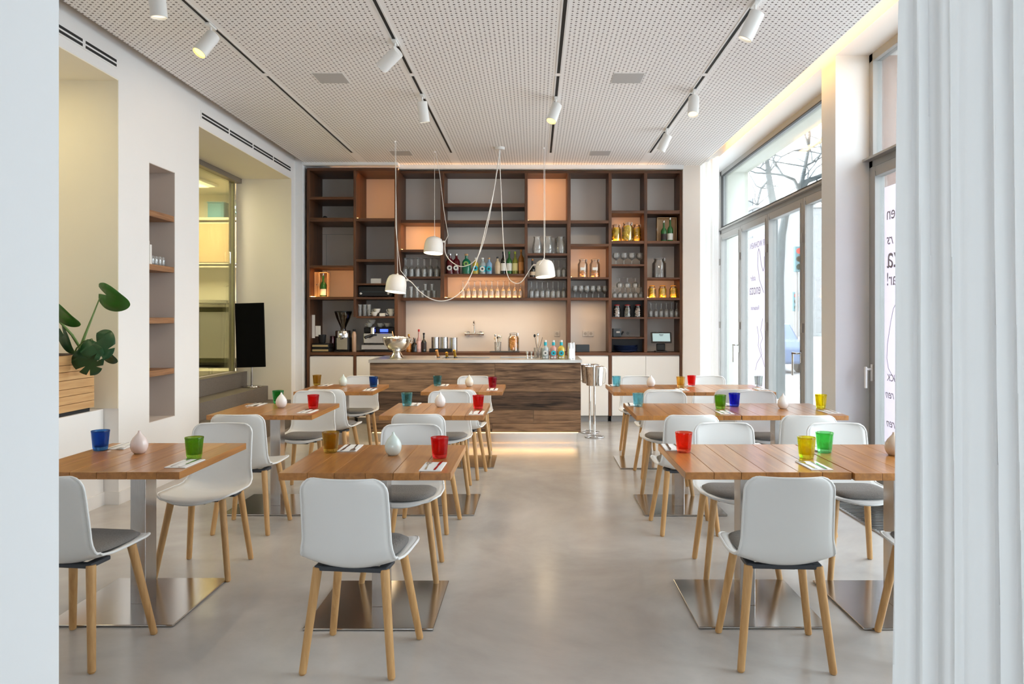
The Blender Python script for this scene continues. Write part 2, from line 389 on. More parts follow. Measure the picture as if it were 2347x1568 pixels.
# wall vents
def vent(y0, y1, label):
    t = thing('slot_vent', label, 'vent', (XL, y0, 3.43))
    MB().box(-.003, .004, 0, y1-y0, -.035, .05).build('frame', M['white'], t)
    b = MB()
    n = 4
    for k in range(2):
        for i in range(n):
            L = (y1-y0)/n
            b.box(.0035, .0055, i*L+.02, (i+1)*L-.015, -.022+k*.034, -.002+k*.034)
    b.build('slot', M['dark'], t)
vent(3.95, 5.64, 'long black slot air vent above the planter recess')
vent(7.05, 9.65, 'long black slot air vent above the stair recess')

# niche shelves
for k, (z0, z1) in enumerate(((2.32, 2.375), (1.865, 1.915), (1.408, 1.46), (.955, 1.006))):
    o = MB().box(-3.574, XL-.004, 6.117, 6.541, z0, z1, .004).build('niche_shelf', M['barkn'])
    tag(o, ['top wooden shelf in the narrow wall niche, empty', 'wooden shelf in the wall niche carrying small glasses', 'empty wooden shelf below the small glasses in the niche', 'lowest wooden shelf in the niche, with a yellow tin'][k], 'shelf', 'wooden shelves in the wall niche')
g0 = None
for i in range(4):
    for j in range(3):
        x, y = -3.33-.075*j, 6.30+.06*i
        lab = ['first', 'second', 'third', 'fourth'][i]+' small shot glass from the cartons, '+['front', 'middle', 'back'][j]+' rank on the niche shelf'
        if g0 is None:
            g0 = MB().lathe([(.014, 0), (.022, .01), (.025, .05), (.017, .085), (.015, .075), (.022, .045), (.018, .012), (.001, .01)], seg=14, cap1=True).build('shot_glass', M['glass'])
            g0.location = (x, y, 1.915); tag(g0, lab, 'glass', 'shot glasses in the wall niche')
        else: dup(g0, (x, y, 1.915), None, lab)
for i, (y, h) in enumerate(((6.15, .20), (6.185, .17))):
    t = thing('white_carton', ['taller white carton behind the shot glasses', 'shorter white carton beside the shot glasses'][i], 'carton', (-3.32, y+.01, 1.915))
    MB().box(-.04, .04, -.014, .014, 0, h, .002).build('box_body', M['card'], t)
    MB().box(-.03, .03, -.0155, .0155, h*.3, h*.6).build('printed_band', M['panel'], t)
t = thing('yellow_tin', 'small yellow tin on the lowest niche shelf', 'tin', (-3.31, 6.17, 1.006))
MB().lathe([(.026, 0), (.027, .005), (.027, .085), (.026, .09)], seg=18).build('tin_body', mat('yellow_tin_print', (.75, .62, .05), .35), t)
MB().lathe([(.024, .09), (.027, .092), (.027, .1), (.02, .103)], seg=18).build('lid', M['steel'], t)

# sliding glass door
t = thing('sliding_glass_door', 'frameless glass sliding door in the stair recess, brown track above', 'door', (-3.97, 7.1, .76))
MB().box(-.01, .01, 0, 2.45, 0, 2.5).build('glass_pane', M['gpane'], t)
MB().box(-.035, .06, -.05, 2.575, 2.49, 2.552, .002).build('track', M['track'], t)
MB().box(-.012, .012, 2.45, 2.462, 0, 2.49).build('edge_profile', M['gpane'], t)
MB().cyl((.02, 2.3, 1.4), (.02, 2.3, 1.55), .01).build('handle', M['chrome'], t)
b = MB().box(-4.06, -4.00, 9.62, 9.68, .745, 3.31); struct(b, 'trim_3', M['track'], 'brown jamb of the glass door')
# kitchen furniture
dk = mat('dark_green_steel', (.09, .09, .06), .35, .6)
t = thing('kitchen_counter', 'steel kitchen counter behind the glass door', 'counter', (-4.8, 10.6, .74))
MB().box(-.6, .75, -.25, .38, .08, .86).build('body', dk, t)
MB().box(-.58, .0, -.262, -.25, .14, .8).box(.02, .73, -.262, -.25, .14, .8).build('door', M['grey'], t)
MB().box(-.6, .76, -.3, .39, .86, .91, .01).build('worktop', M['steel'], t)
t = thing('kitchen_sink', 'steel sink tray with tap on the kitchen counter', 'sink', (-4.6, 10.5, 1.65))
MB().box(-.22, .22, -.15, .15, 0, .06, .02).build('basin', M['steel'], t)
MB().tube([(.15, .12, .05), (.15, .12, .25), (.14, .06, .28), (.12, 0, .26)], .012).build('tap', M['chrome'], t)
t = thing('kitchen_wall_cabinet', 'pale wall cabinet above the kitchen counter', 'cabinet', (-4.8, 10.85, 2.25))
MB().box(-.6, .75, -.14, .14, 0, .62).build('body', M['cream'], t)
MB().box(-.58, .73, -.152, -.14, .03, .6).build('door', M['winebox'], t)
o = MB().box(-5.38, -4.03, 10.68, 10.99, 2.9, 2.94, .004).build('kitchen_shelf', M['cream']); tag(o, 'upper kitchen shelf holding a blue bin and a plastic bag', 'shelf')
o = MB().box(-5.38, -4.03, 10.72, 10.99, 2.2, 2.225, .004).build('kitchen_shelf', M['cream']); tag(o, 'narrow kitchen shelf under the wall cabinet', 'shelf')
t = thing('storage_bin', 'blue plastic bin on the upper kitchen shelf', 'bin', (-4.72, 10.82, 2.94))
MB().box(-.12, .12, -.1, .1, 0, .22, .01).build('bin_body', mat('blue_plastic', (.10, .30, .42), .5), t)
MB().box(-.13, .13, -.11, .11, .22, .235, .005).build('rim', mat('blue_plastic_rim', (.14, .36, .48), .5), t)
o = MB().blob((-4.46, 10.80, 3.07), .12, .09, .14, 3, .12).build('plastic_bag', pane('pale_plastic_bag', (.55, .9, .95), .5, .35)); tag(o, 'crumpled clear plastic bag beside the blue bin', 'bag')
light('kitchen_lamp', 'AREA', (-4.7, 9.6, 3.26), 90, (1, .90, .66), .5, .9)
t = thing('kitchen_ceiling_lamp', 'flat kitchen ceiling lamp behind the glass door', 'ceiling lamp', (-4.7, 9.6, 3.30))
MB().box(-.3, .3, -.5, .5, -.02, .01, .004).build('housing', M['lampw'], t)
MB().box(-.26, .26, -.46, .46, -.026, -.021).build('diffuser', emis('kitchen_diffuser', (1, .86, .5), 3), t)

# black panel on a stand
t = thing('display_stand', 'tall black panel on a round-based metal stand on the stone steps', 'display', (-3.70, 9.48, .55))
MB().lathe([(.12, 0), (.125, .006), (.12, .018), (.03, .026), (.014, .03)], seg=32).build('base', M['steel'], t)
MB().cyl((0, 0, .02), (0, 0, .5), .013).build('post', M['steelv'], t)
R_ = Matrix.Rotation(math.radians(-1.6), 4, 'Y')
MB().box(-.185, .185, -.02, .02, .26, 1.10, .003, M=R_).build('panel', M['blackm'], t)

# planter with monstera
t = thing('wooden_planter', 'box planter of pine boards on the white ledge', 'planter', (-3.37, 4.6, .747))
b = MB(); n = 7; hs = [.055, .06, .05, .065, .06, .05, .07]; z = .03
for h in hs:
    b.box(-.34, 0, 0, .945, z, z+h-.003, .002); z += h
b.build('box_body', M['pine'], t)
MB().box(-.31, -.03, .03, .9, .0, .03).box(-.05, -.02, .02, .92, 0, .03).build('foot', M['dark'], t)
MB().box(-.32, -.02, .02, .925, z-.02, z+.001).build('soil', M['soil'], t)
def leaf_pts(cuts):
    out = []
    n = 64
    for i in range(n+1):
        a = -PI+2*PI*i/n      # around from the sinus at the stem
        r = .50*(1-.12*math.cos(2*a))+.06*math.cos(a)
        x = .44+r*math.cos(a)*1.12; y = r*math.sin(a)*.9*(1.08-.38*max(0, x-.3))
        if abs(a) > 2.75: x += .30*(1-(PI-abs(a))/(PI-2.75)); y *= .9
        out.append((x, y))
    pts = []
    skip = 0
    for i, (x, y) in enumerate(out[:-1]):
        if skip: skip = 0; continue
        pts.append((x, y))
        a = -PI+2*PI*i/n
        if i in cuts:
            k = .50
            pts += [(.44+(x-.44)*k+.10, y*k*.8)]; skip = 1
    return pts
def leaf(parent, base, tip, wdir, width, name, m, curl=.12, cuts=()):
    base, tip, wdir = Vector(base), Vector(tip), Vector(wdir).normalized()
    L = (tip-base).length; ex = (tip-base)/L; ey = (wdir-ex*wdir.dot(ex)).normalized(); ez = ex.cross(ey)
    b = MB(); bm = b.bm
    vs = [bm.verts.new((p[0], p[1], 0)) for p in leaf_pts(cuts)]
    es = [bm.edges.new((vs[i], vs[(i+1) % len(vs)])) for i in range(len(vs))]
    bmesh.ops.triangle_fill(bm, edges=es, use_beauty=True)
    bmesh.ops.subdivide_edges(bm, edges=bm.edges[:], cuts=1)
    for v in bm.verts:
        x, y = v.co.x, v.co.y
        z = -curl*x*x*L*1.2+.10*abs(y)*L*1.2-.03*L*math.sin(abs(y)*14)*abs(y)
        v.co = base+ex*x*L+ey*y*width*1.15+ez*z
    o = b.build(name, m, parent)
    s = o.modifiers.new('thick', 'SOLIDIFY'); s.thickness = .0012
    for p in o.data.polygons: p.use_smooth = True
    return o
def PP(px, py, d): return Vector((SX(px, d), d, SZ(py, d)))
t = thing('monstera_plant', 'monstera plant with split green leaves growing from the wooden planter', 'plant')
root = Vector((-3.43, 5.40, 1.14))
st = MB()
st.tube([root, PP(184, 798, 5.38), PP(196, 765, 5.40), PP(212, 725, 5.43), PP(229, 682, 5.45)], .006, rs=[.011, .012, .009, .006, .004])
st.tube([root, PP(184, 798, 5.38), PP(165, 768, 5.33), PP(134, 734, 5.25), PP(110, 716, 5.2)], .006, rs=[.011, .011, .010, .008, .006])
st.tube([root+Vector((-.03, 0, 0)), PP(176, 798, 5.35), PP(192, 782, 5.33), PP(211, 777, 5.30)], .005, rs=[.006, .006, .005, .004])
st.tube([root, PP(182, 805, 5.36), PP(193, 800, 5.28)], .005)
st.tube([PP(211, 777, 5.3), PP(225, 800, 5.42), PP(240, 812, 5.45)], .003)
st.build('stem', M['stem'], t)
W1 = (.45, .5, .75)
leaf(t, PP(226, 664, 5.45), PP(276, 706, 5.38), (.5, -.55, .55), .20, 'leaf', M['leaf'], .25)
leaf(t, PP(211, 770, 5.30), PP(242, 813, 5.22), (.75, .2, .45), .21, 'leaf', M['leafd'], .2, (20, 25, 40))
leaf(t, PP(195, 793, 5.28), PP(212, 858, 5.24), (.9, -.1, .25), .22, 'leaf', M['leafd'], .15, (19, 25, 39, 45))
leaf(t, PP(232, 802, 5.45), PP(262, 832, 5.42), (.5, -.6, .5), .12, 'leaf', M['leafd'], .15)
leaf(t, PP(120, 694, 5.2), PP(160, 752, 5.15), (.6, -.7, .5), .16, 'leaf', M['leaf'], .25)
leaf(t, PP(140, 748, 5.25), PP(157, 812, 5.2), (.8, -.5, 0), .11, 'leaf', M['leafd'], .15)

# ------------------------------------------------------------------ windows
def bars(mb, X0, X1, segs):
    for (y0, y1, z0, z1) in segs: mb.box(X0, X1, y0, y1, z0, z1, .003, 1)
ZT0, ZT1 = 2.72, 2.82
# window 1: four folding door leaves with a fanlight above
b = MB()
bars(b, XG-.03, XG+.05, [(6.433, 11.06, 3.61, 3.68), (6.433, 11.06, ZT0, ZT1), (10.99, 11.06, 0, 3.68), (6.433, 6.47, 0, 3.68), (6.433, 11.06, 0, .03)])
b.box(XG-.07, XG+.03, 6.435, 11.055, ZT0+.055, ZT0+.075, .002)
w1 = struct(b, 'window_1', M['frame'], 'tall grey framed window wall with folding glazed doors')
MB().box(XG+.005, XG+.015, 6.47, 10.99, ZT1, 3.61).build('fanlight_pane', M['wpane'], w1)
MB().box(XG-.033, XG+.0, 6.47, 10.99, 3.597, 3.61).box(XG-.033, XG, 6.47, 10.99, ZT1, ZT1+.01).box(XG-.033, XG, 10.977, 10.99, ZT1, 3.6).build('gasket', M['frame2'], w1)
ys = [6.47, 7.60, 8.77, 9.92, 10.98]
for i in range(4):
    y0, y1 = ys[i]+.005, ys[i+1]-.005
    b = MB(); bars(b, XG-.045, XG+.035, [(y0, y0+.07, .03, ZT0-.005), (y1-.07, y1, .03, ZT0-.005), (y0+.07, y1-.07, .03, .14), (y0+.07, y1-.07, ZT0-.09, ZT0-.005)])
    b.box(XG-.052, XG-.044, y0+.055, y0+.07, .1, ZT0-.05).box(XG-.052, XG-.044, y1-.07, y1-.055, .1, ZT0-.05)
    d = b.build('door_leaf', M['frame'], w1)
    MB().box(XG-.006, XG+.004, y0+.07, y1-.07, .14, ZT0-.09).build('pane', M['wpane'], d)
    yh = y0+.035 if i in (1,) else (y1-.035 if i == 0 else y0+.035)
    if i in (1, 3):
        MB().box(XG-.058, XG-.045, yh-.012, yh+.012, .98, 1.12).cyl((XG-.05, yh, 1.08), (XG-.10, yh, 1.08), .009).box(XG-.108, XG-.092, yh-.0, yh+.13, 1.07, 1.09, .003).box(XG-.108, XG-.092, yh+.11, yh+.13, .84, 1.09, .003).build('handle', M['chrome'], d)
    for z in (.45, 1.35, 2.3):
        MB().box(XG-.068, XG-.04, y1-.02, y1+.016, z-.05, z+.05, .003).build('hinge', M['grey'], d)
# window 2
b = MB()
bars(b, XG-.03, XG+.05, [(2.2, 6.135, 3.61, 3.68), (2.2, 6.135, ZT0, ZT1), (6.07, 6.135, 0, 3.68), (2.2, 2.27, 0, 3.68), (2.2, 6.135, 0, .06), (4.1, 4.2, 0, 3.68)])
b.box(XG-.09, XG+.03, 2.2, 6.13, ZT0+.055, ZT0+.075, .002)
w2 = struct(b, 'window_2', M['frame'], 'tall grey framed window beside the curtain')
for y0, y1 in ((4.2, 6.07), (2.27, 4.1)):
    MB().box(XG+.005, XG+.015, y0, y1, ZT1, 3.61).build('fanlight_pane', M['wpane'], w2)
    b = MB(); bars(b, XG-.045, XG+.035, [(y0+.005, y0+.075, .06, ZT0-.005), (y1-.075, y1-.005, .06, ZT0-.005), (y0+.075, y1-.075, .06, .16), (y0+.075, y1-.075, ZT0-.09, ZT0-.005)])
    b.box(XG-.05, XG-.044, y1-.085, y1-.07, .1, ZT0-.05)
    d = b.build('window_sash', M['frame'], w2)
    MB().box(XG-.006, XG+.004, y0+.075, y1-.075, .16, ZT0-.09).build('pane', M['wpane'], d)
    if y0 > 4:
        MB().box(XG-.06, XG-.045, 6.02, 6.045, .93, 1.07, .003).cyl((XG-.05, 6.032, 1.03), (XG-.10, 6.032, 1.03), .010).box(XG-.115, XG-.095, 6.02, 6.044, .87, 1.05, .006).build('handle', M['lampw'], d)
# mirrored posters stuck to the glass (they face the street)
pp = fabric('lilac_white_poster', (.80, .76, .84), .6); ink = mat('grey_poster_ink', (.33, .31, .36), .8)
POSTX = XG-.0085
def poster(y0, y1, z0, z1, label):
    t = thing('window_poster', label, 'poster', (POSTX, y0, z0))
    MB().box(-.0008, .0008, 0, y1-y0, 0, z1-z0).build('paper', pp, t); return t
def ptext(t, s, y, z, size, align='RIGHT', slant=0):
    c = bpy.data.curves.new('poster_lettering', 'FONT'); c.body = s; c.size = size; c.align_x = align; c.extrude = .0004; c.shear = slant
    tmp = bpy.data.objects.new('lettering_curve', c); C.objects.link(tmp)
    me = bpy.data.meshes.new_from_object(tmp); bpy.data.objects.remove(tmp)
    o = bpy.data.objects.new('poster_lettering', me); C.objects.link(o); o.parent = t
    o.rotation_euler = (PI/2, 0, PI/2); o.location = (-.0012, y, z); me.materials.clear(); me.materials.append(ink); return o
def scribble(t, pts, r=.002):
    b = MB().tube([(-.0015, y, z) for y, z in pts], r, 5); b.build('poster_drawing', ink, t)
t = poster(5.1, 5.906, .45, 2.52, 'lilac white poster on the glass beside the tall curtain, lettering seen mirrored')
ptext(t, 'nen', .775, 1.80, .15); ptext(t, 'rs', .755, 1.60, .13, slant=.4); ptext(t, 'za', .77, 1.41, .26); ptext(t, 'nar!', .775, 1.27, .15)
ptext(t, 'RUCK', .765, .50, .08); ptext(t, 'ren', .78, .36, .1, slant=.4); ptext(t, 'ren', .765, .13, .1, slant=.4)
scribble(t, [(.62, 1.12), (.66, 1.08), (.70, .98), (.755, .80), (.765, .68), (.74, .60), (.66, .53), (.60, .51)])
t = poster(8.936, 9.663, .5, 2.50, 'lilac white poster on the folding glass door, script seen mirrored')
ptext(t, 'WIR WOHNEN', .66, 1.86, .11); ptext(t, 'oder', .62, 1.44, .11, slant=.4); ptext(t, 'enoza', .68, 1.26, .20); ptext(t, 'Restaurant', .62, 1.06, .08)
scribble(t, [(.06, 1.72), (.05, 1.60), (.10, 1.54), (.17, 1.62), (.24, 1.80), (.28, 1.84), (.31, 1.78), (.32, 1.62), (.25, 1.44), (.08, 1.27)], .004)
scribble(t, [(.35, .85), (.28, .72), (.3, .6), (.2, .5), (.1, .42), (.05, .35)], .003)
scribble(t, [(.12, .95), (.2, .8), (.12, .7), (.22, .62), (.15, .5), (.35, .38), (.42, .28)], .003)

# trench grille by the windows
t = thing('floor_grille', 'metal trench heater grille in the floor along the windows', 'grille', (2.32, 2.4, 0))
b = MB()
for i in range(92): b.box(.02, .40, .012+i*.04, .026+i*.04, .0, .007)
b.build('bar', M['steel'], t)['kind'] = 'stuff'
MB().box(0, .02, 0, 3.7, 0, .009).box(.40, .42, 0, 3.7, 0, .009).build('edge_frame', M['steel'], t)
MB().box(.02, .40, .005, 3.69, .0, .0015).build('trench', M['dark'], t)

# ------------------------------------------------------------------ curtains
def curtain(name, m, p0, p1, z0, z1, folds, amp, label, lean=0, seed=1, irr=0):
    rnd = random.Random(seed); p0, p1 = Vector(p0), Vector(p1); d = (p1-p0); L = d.length; d.normalize(); nrm = Vector((-d.y, d.x))
    ph = [rnd.uniform(0, 6.28) for _ in range(6)]
    b = MB(); nu, nv = folds*14, 24; g = []
    for j in range(nv+1):
        v = j/nv; z = z0+(z1-z0)*v; row = []
        for i in range(nu+1):
            u = i/nu
            uu = u+.012*math.sin(5*v+ph[0]+9*u)*(1-v)
            w = math.sin(2*PI*folds*uu+ph[1]+(2.2 if irr else .8)*math.sin(7*2*PI*uu+ph[2]+.8*v))*.55+.45*math.sin(2*PI*folds*.43*uu+ph[3]+1.2*v)+(.22 if irr else .12)*math.sin(2*PI*folds*2.3*uu+ph[4]-2*v)
            a = amp*(.75+.25*(1-v))
            p = p0+d*(L*u+.25*amp*math.cos(2*PI*folds*uu+ph[1])+lean*(1-v)*(1-u))+nrm*(w*a)
            row.append(b.bm.verts.new((p.x, p.y, z)))
        g.append(row)
    for j in range(nv):
        for i in range(nu):
            f = b.bm.faces.new((g[j][i], g[j][i+1], g[j+1][i+1], g[j+1][i])); f.smooth = True
    o = b.build(name, m, None); tag(o, label, 'curtain'); return o
curtain('drape_curtain', M['drape'], (.765, 1.50), (2.35, 1.44), .02, 3.44, 24, .024, 'tall white linen curtain drawn beside the dining room opening', lean=-.012, seed=11, irr=1)
curtain('sheer_curtain', M['sheer'], (2.30, 10.32), (2.44, 9.55), .02, 3.60, 9, .028, 'white sheer curtain gathered beside the shelving and the windows', seed=5)
o = MB().box(.78, 2.4, 1.46, 1.475, 3.44, 3.452).build('curtain_rail', M['lampw']); tag(o, 'white rail carrying the tall linen curtain', 'curtain rail')

# ------------------------------------------------------------------ street
b = MB().box(3.3, 40, -10, 110, -.20, -.15); struct(b, 'street', mat('pale_asphalt', (.50, .50, .50), .9, var=.1), 'pale street and pavement outside')
b = MB().box(3.25, 5.7, -10, 110, -.16, -.06, .01); struct(b, 'sidewalk', mat('pale_paving', (.68, .67, .65), .9, var=.1), 'pale pavement outside the windows')
def building(name, x0, x1, y0, y1, h, m, label, wins=True):
    t = thing(name, label, 'building', (x0, y0, -.15))
    MB().box(0, x1-x0, 0, y1-y0, 0, h, .05).build('wall', m, t)
    MB().box(-.15, x1-x0+.15, -.15, y1-y0+.15, h, h+.3, .03).build('roof', M['grey'], t)
    if wins:
        wm = mat('street_window_glass', (.10, .11, .13), .2)
        k = 0
        for zz in range(3):
            for yy in range(int((y1-y0)/3.2)):
                if k >= 60: break
                MB().box(-.04, .05, 1+yy*3.2, 2.3+yy*3.2, 3.5+zz*3.3, 5.4+zz*3.3, .01).build('window', wm, t); k += 1
building('apartment_building', 13, 19, 23.5, 30, 13, mat('dusty_pink_render', (.155, .10, .085), .9, var=.03), 'dusty pink rendered building across the street')
building('pale_building', 19, 27, 62, 90, 11, mat('pale_render', (.34, .34, .34), .9, var=.02), 'pale building far down the street')
bark = mat('mottled_plane_bark', (.06, .072, .075), .9, var=.55, vscale=14, bump=.5)
def tree(label, base, pts_list, extra=0, seed=3, group=None):
    t = thing('street_tree', label, 'tree', base)
    bl = Vector(base); b = MB()
    for pts, rs in pts_list: b.tube([Vector(p)-bl for p in pts], .1, 10, rs)
    b.build('trunk', bark, t)
    rnd = random.Random(seed); b = MB()
    for k in range(extra):
        pts, rs = pts_list[rnd.randrange(1, len(pts_list))]
        q = Vector(pts[rnd.randrange(1, len(pts))])-bl
        v = Vector((rnd.uniform(-1, 1), rnd.uniform(-1, 1), rnd.uniform(-.2, 1))).normalized()
        path = [q]
        for s in range(5):
            v = (v+Vector((rnd.uniform(-.4, .4), rnd.uniform(-.4, .4), rnd.uniform(-.25, .4)))).normalized(); path.append(path[-1]+v*.28)
        b.tube(path, .01, 5, [.016, .013, .011, .009, .006, .004])
    b.build('branches', bark, t); return t
D = 13.6
def Q(px, py, d=D): return tuple(PP(px, py, d))
tree('mottled street tree close to the glass door, forking above the transom', (SX(1786, D), D, -.1), [
    ([(SX(1786, D), D, -.1), Q(1788, 780), Q(1787, 640), Q(1792, 540), Q(1800, 495), Q(1812, 470), Q(1833, 438)], [.11, .085, .075, .07, .065, .06, .05]),
    ([Q(1833, 438), Q(1845, 382), Q(1853, 340, 13.4), Q(1855, 300, 13.3), Q(1850, 240, 13.2)], [.05, .035, .03, .02, .012]),
    ([Q(1833, 438), Q(1820, 412), Q(1795, 402), Q(1762, 397), Q(1730, 396)], [.04, .03, .022, .015, .008]),
    ([Q(1833, 438), Q(1850, 415), Q(1872, 407), Q(1900, 395), Q(1940, 360)], [.06, .05, .045, .04, .02]),
    ([Q(1846, 380), Q(1862, 372), Q(1883, 350), Q(1900, 330)], [.02, .015, .012, .008]),
    ([Q(1762, 397), Q(1790, 360), Q(1820, 345), Q(1860, 338), Q(1885, 336)], [.014, .012, .01, .009, .006])], 36)
D2 = 19.0
tree('slender grey street tree farther along the pavement', (SX(1775, D2), D2, -.1), [
    ([(SX(1775, D2), D2, -.1), Q(1773, 640, D2), Q(1772, 470, D2), Q(1765, 430, D2), Q(1761, 395, D2), Q(1757, 360, D2)], [.15, .13, .11, .09, .07, .05]),
    ([Q(1763, 410, D2), Q(1745, 432, D2), Q(1736, 470, D2)], [.04, .02, .01]),
    ([Q(1761, 395, D2), Q(1742, 385, D2), Q(1720, 380, D2)], [.03, .02, .01])], 12, seed=9)
def car(label, loc, m, rz=0):
    t = thing('car', label, 'car', loc, rz)
    b = MB()
    prof = [(-2.1, .35), (-2.15, .75), (-1.9, .92), (-1.2, .98), (-.55, 1.42), (.9, 1.46), (1.65, 1.05), (2.1, .95), (2.15, .4), (2.0, .28), (-2.0, .28)]
    b.prism(prof, -.85, .85, Matrix(((0, 0, 1, 0), (1, 0, 0, 0), (0, 1, 0, 0), (0, 0, 0, 1))))
    o = b.build('body', m, t); md = o.modifiers.new('b', 'BEVEL'); md.width = .08; md.segments = 3
    b = MB()
    for s in (-1, 1):
        b.prism([(-1.05, 1.0), (-.5, 1.36), (.15, 1.38), (.15, 1.0)], -.01+s*.86, .01+s*.86, Matrix(((0, 0, 1, 0), (1, 0, 0, 0), (0, 1, 0, 0), (0, 0, 0, 1))))
        b.prism([(.22, 1.0), (.22, 1.38), (.85, 1.38), (1.4, 1.02)], -.01+s*.86, .01+s*.86, Matrix(((0, 0, 1, 0), (1, 0, 0, 0), (0, 1, 0, 0), (0, 0, 0, 1))))
    b.build('side_windows', M['slate'], t)
    for x in (-.80, .80):
        for y in (-1.35, 1.35):
            w = MB().cyl((x-.1*(x/abs(x)), y, .32), (x+.08*(x/abs(x)), y, .32), .32, seg=24).build('wheel', M['black'], t)
            MB().cyl((x+.08*(x/abs(x)), y, .32), (x+.10*(x/abs(x)), y, .32), .2, seg=20).build('hubcap', M['steel'], w)
    return t
car('pale blue car on the street seen through the door glass', (6.95, 22.6, -.15), mat('pale_blue_car_paint', (.09, .15, .28), .25, coat=.6))
car('dark blue car parked in front of the pale blue car', (6.95, 28.0, -.15), mat('dark_blue_car_paint', (.02, .03, .06), .3, coat=.6))
def signal(loc, label, h, s=1):
    t = thing('traffic_light', label, 'traffic light', loc)
    MB().cyl((0, 0, 0), (0, 0, h+.2), .05*s, seg=10).build('pole', M['grey'], t)
    MB().box(-.13*s, .13*s, -.1*s-.12, -.12+.08*s, h-.45*s, h+.45*s, .03).build('housing', mat('teal_grey_housing', (.12, .26, .30), .5), t)
    for k, c in enumerate(((.9, .12, .1), (.3, .25, .1), (.1, .3, .2))):
        MB().cyl((0, -.2*s-.03, h+.28*s-.28*s*k), (0, -.2*s-.06, h+.28*s-.28*s*k), .1*s, seg=16).build('lens', emis('signal_lens', c, 2.5 if k == 0 else .3), t)
signal((SX(1826, 31), 31, -.15), 'tall traffic light with red lamp lit, seen through the door glass', 4.1, 1.2)
signal((SX(1821, 38), 38, -.15), 'distant traffic light farther down the street', 2.45, 1.1)

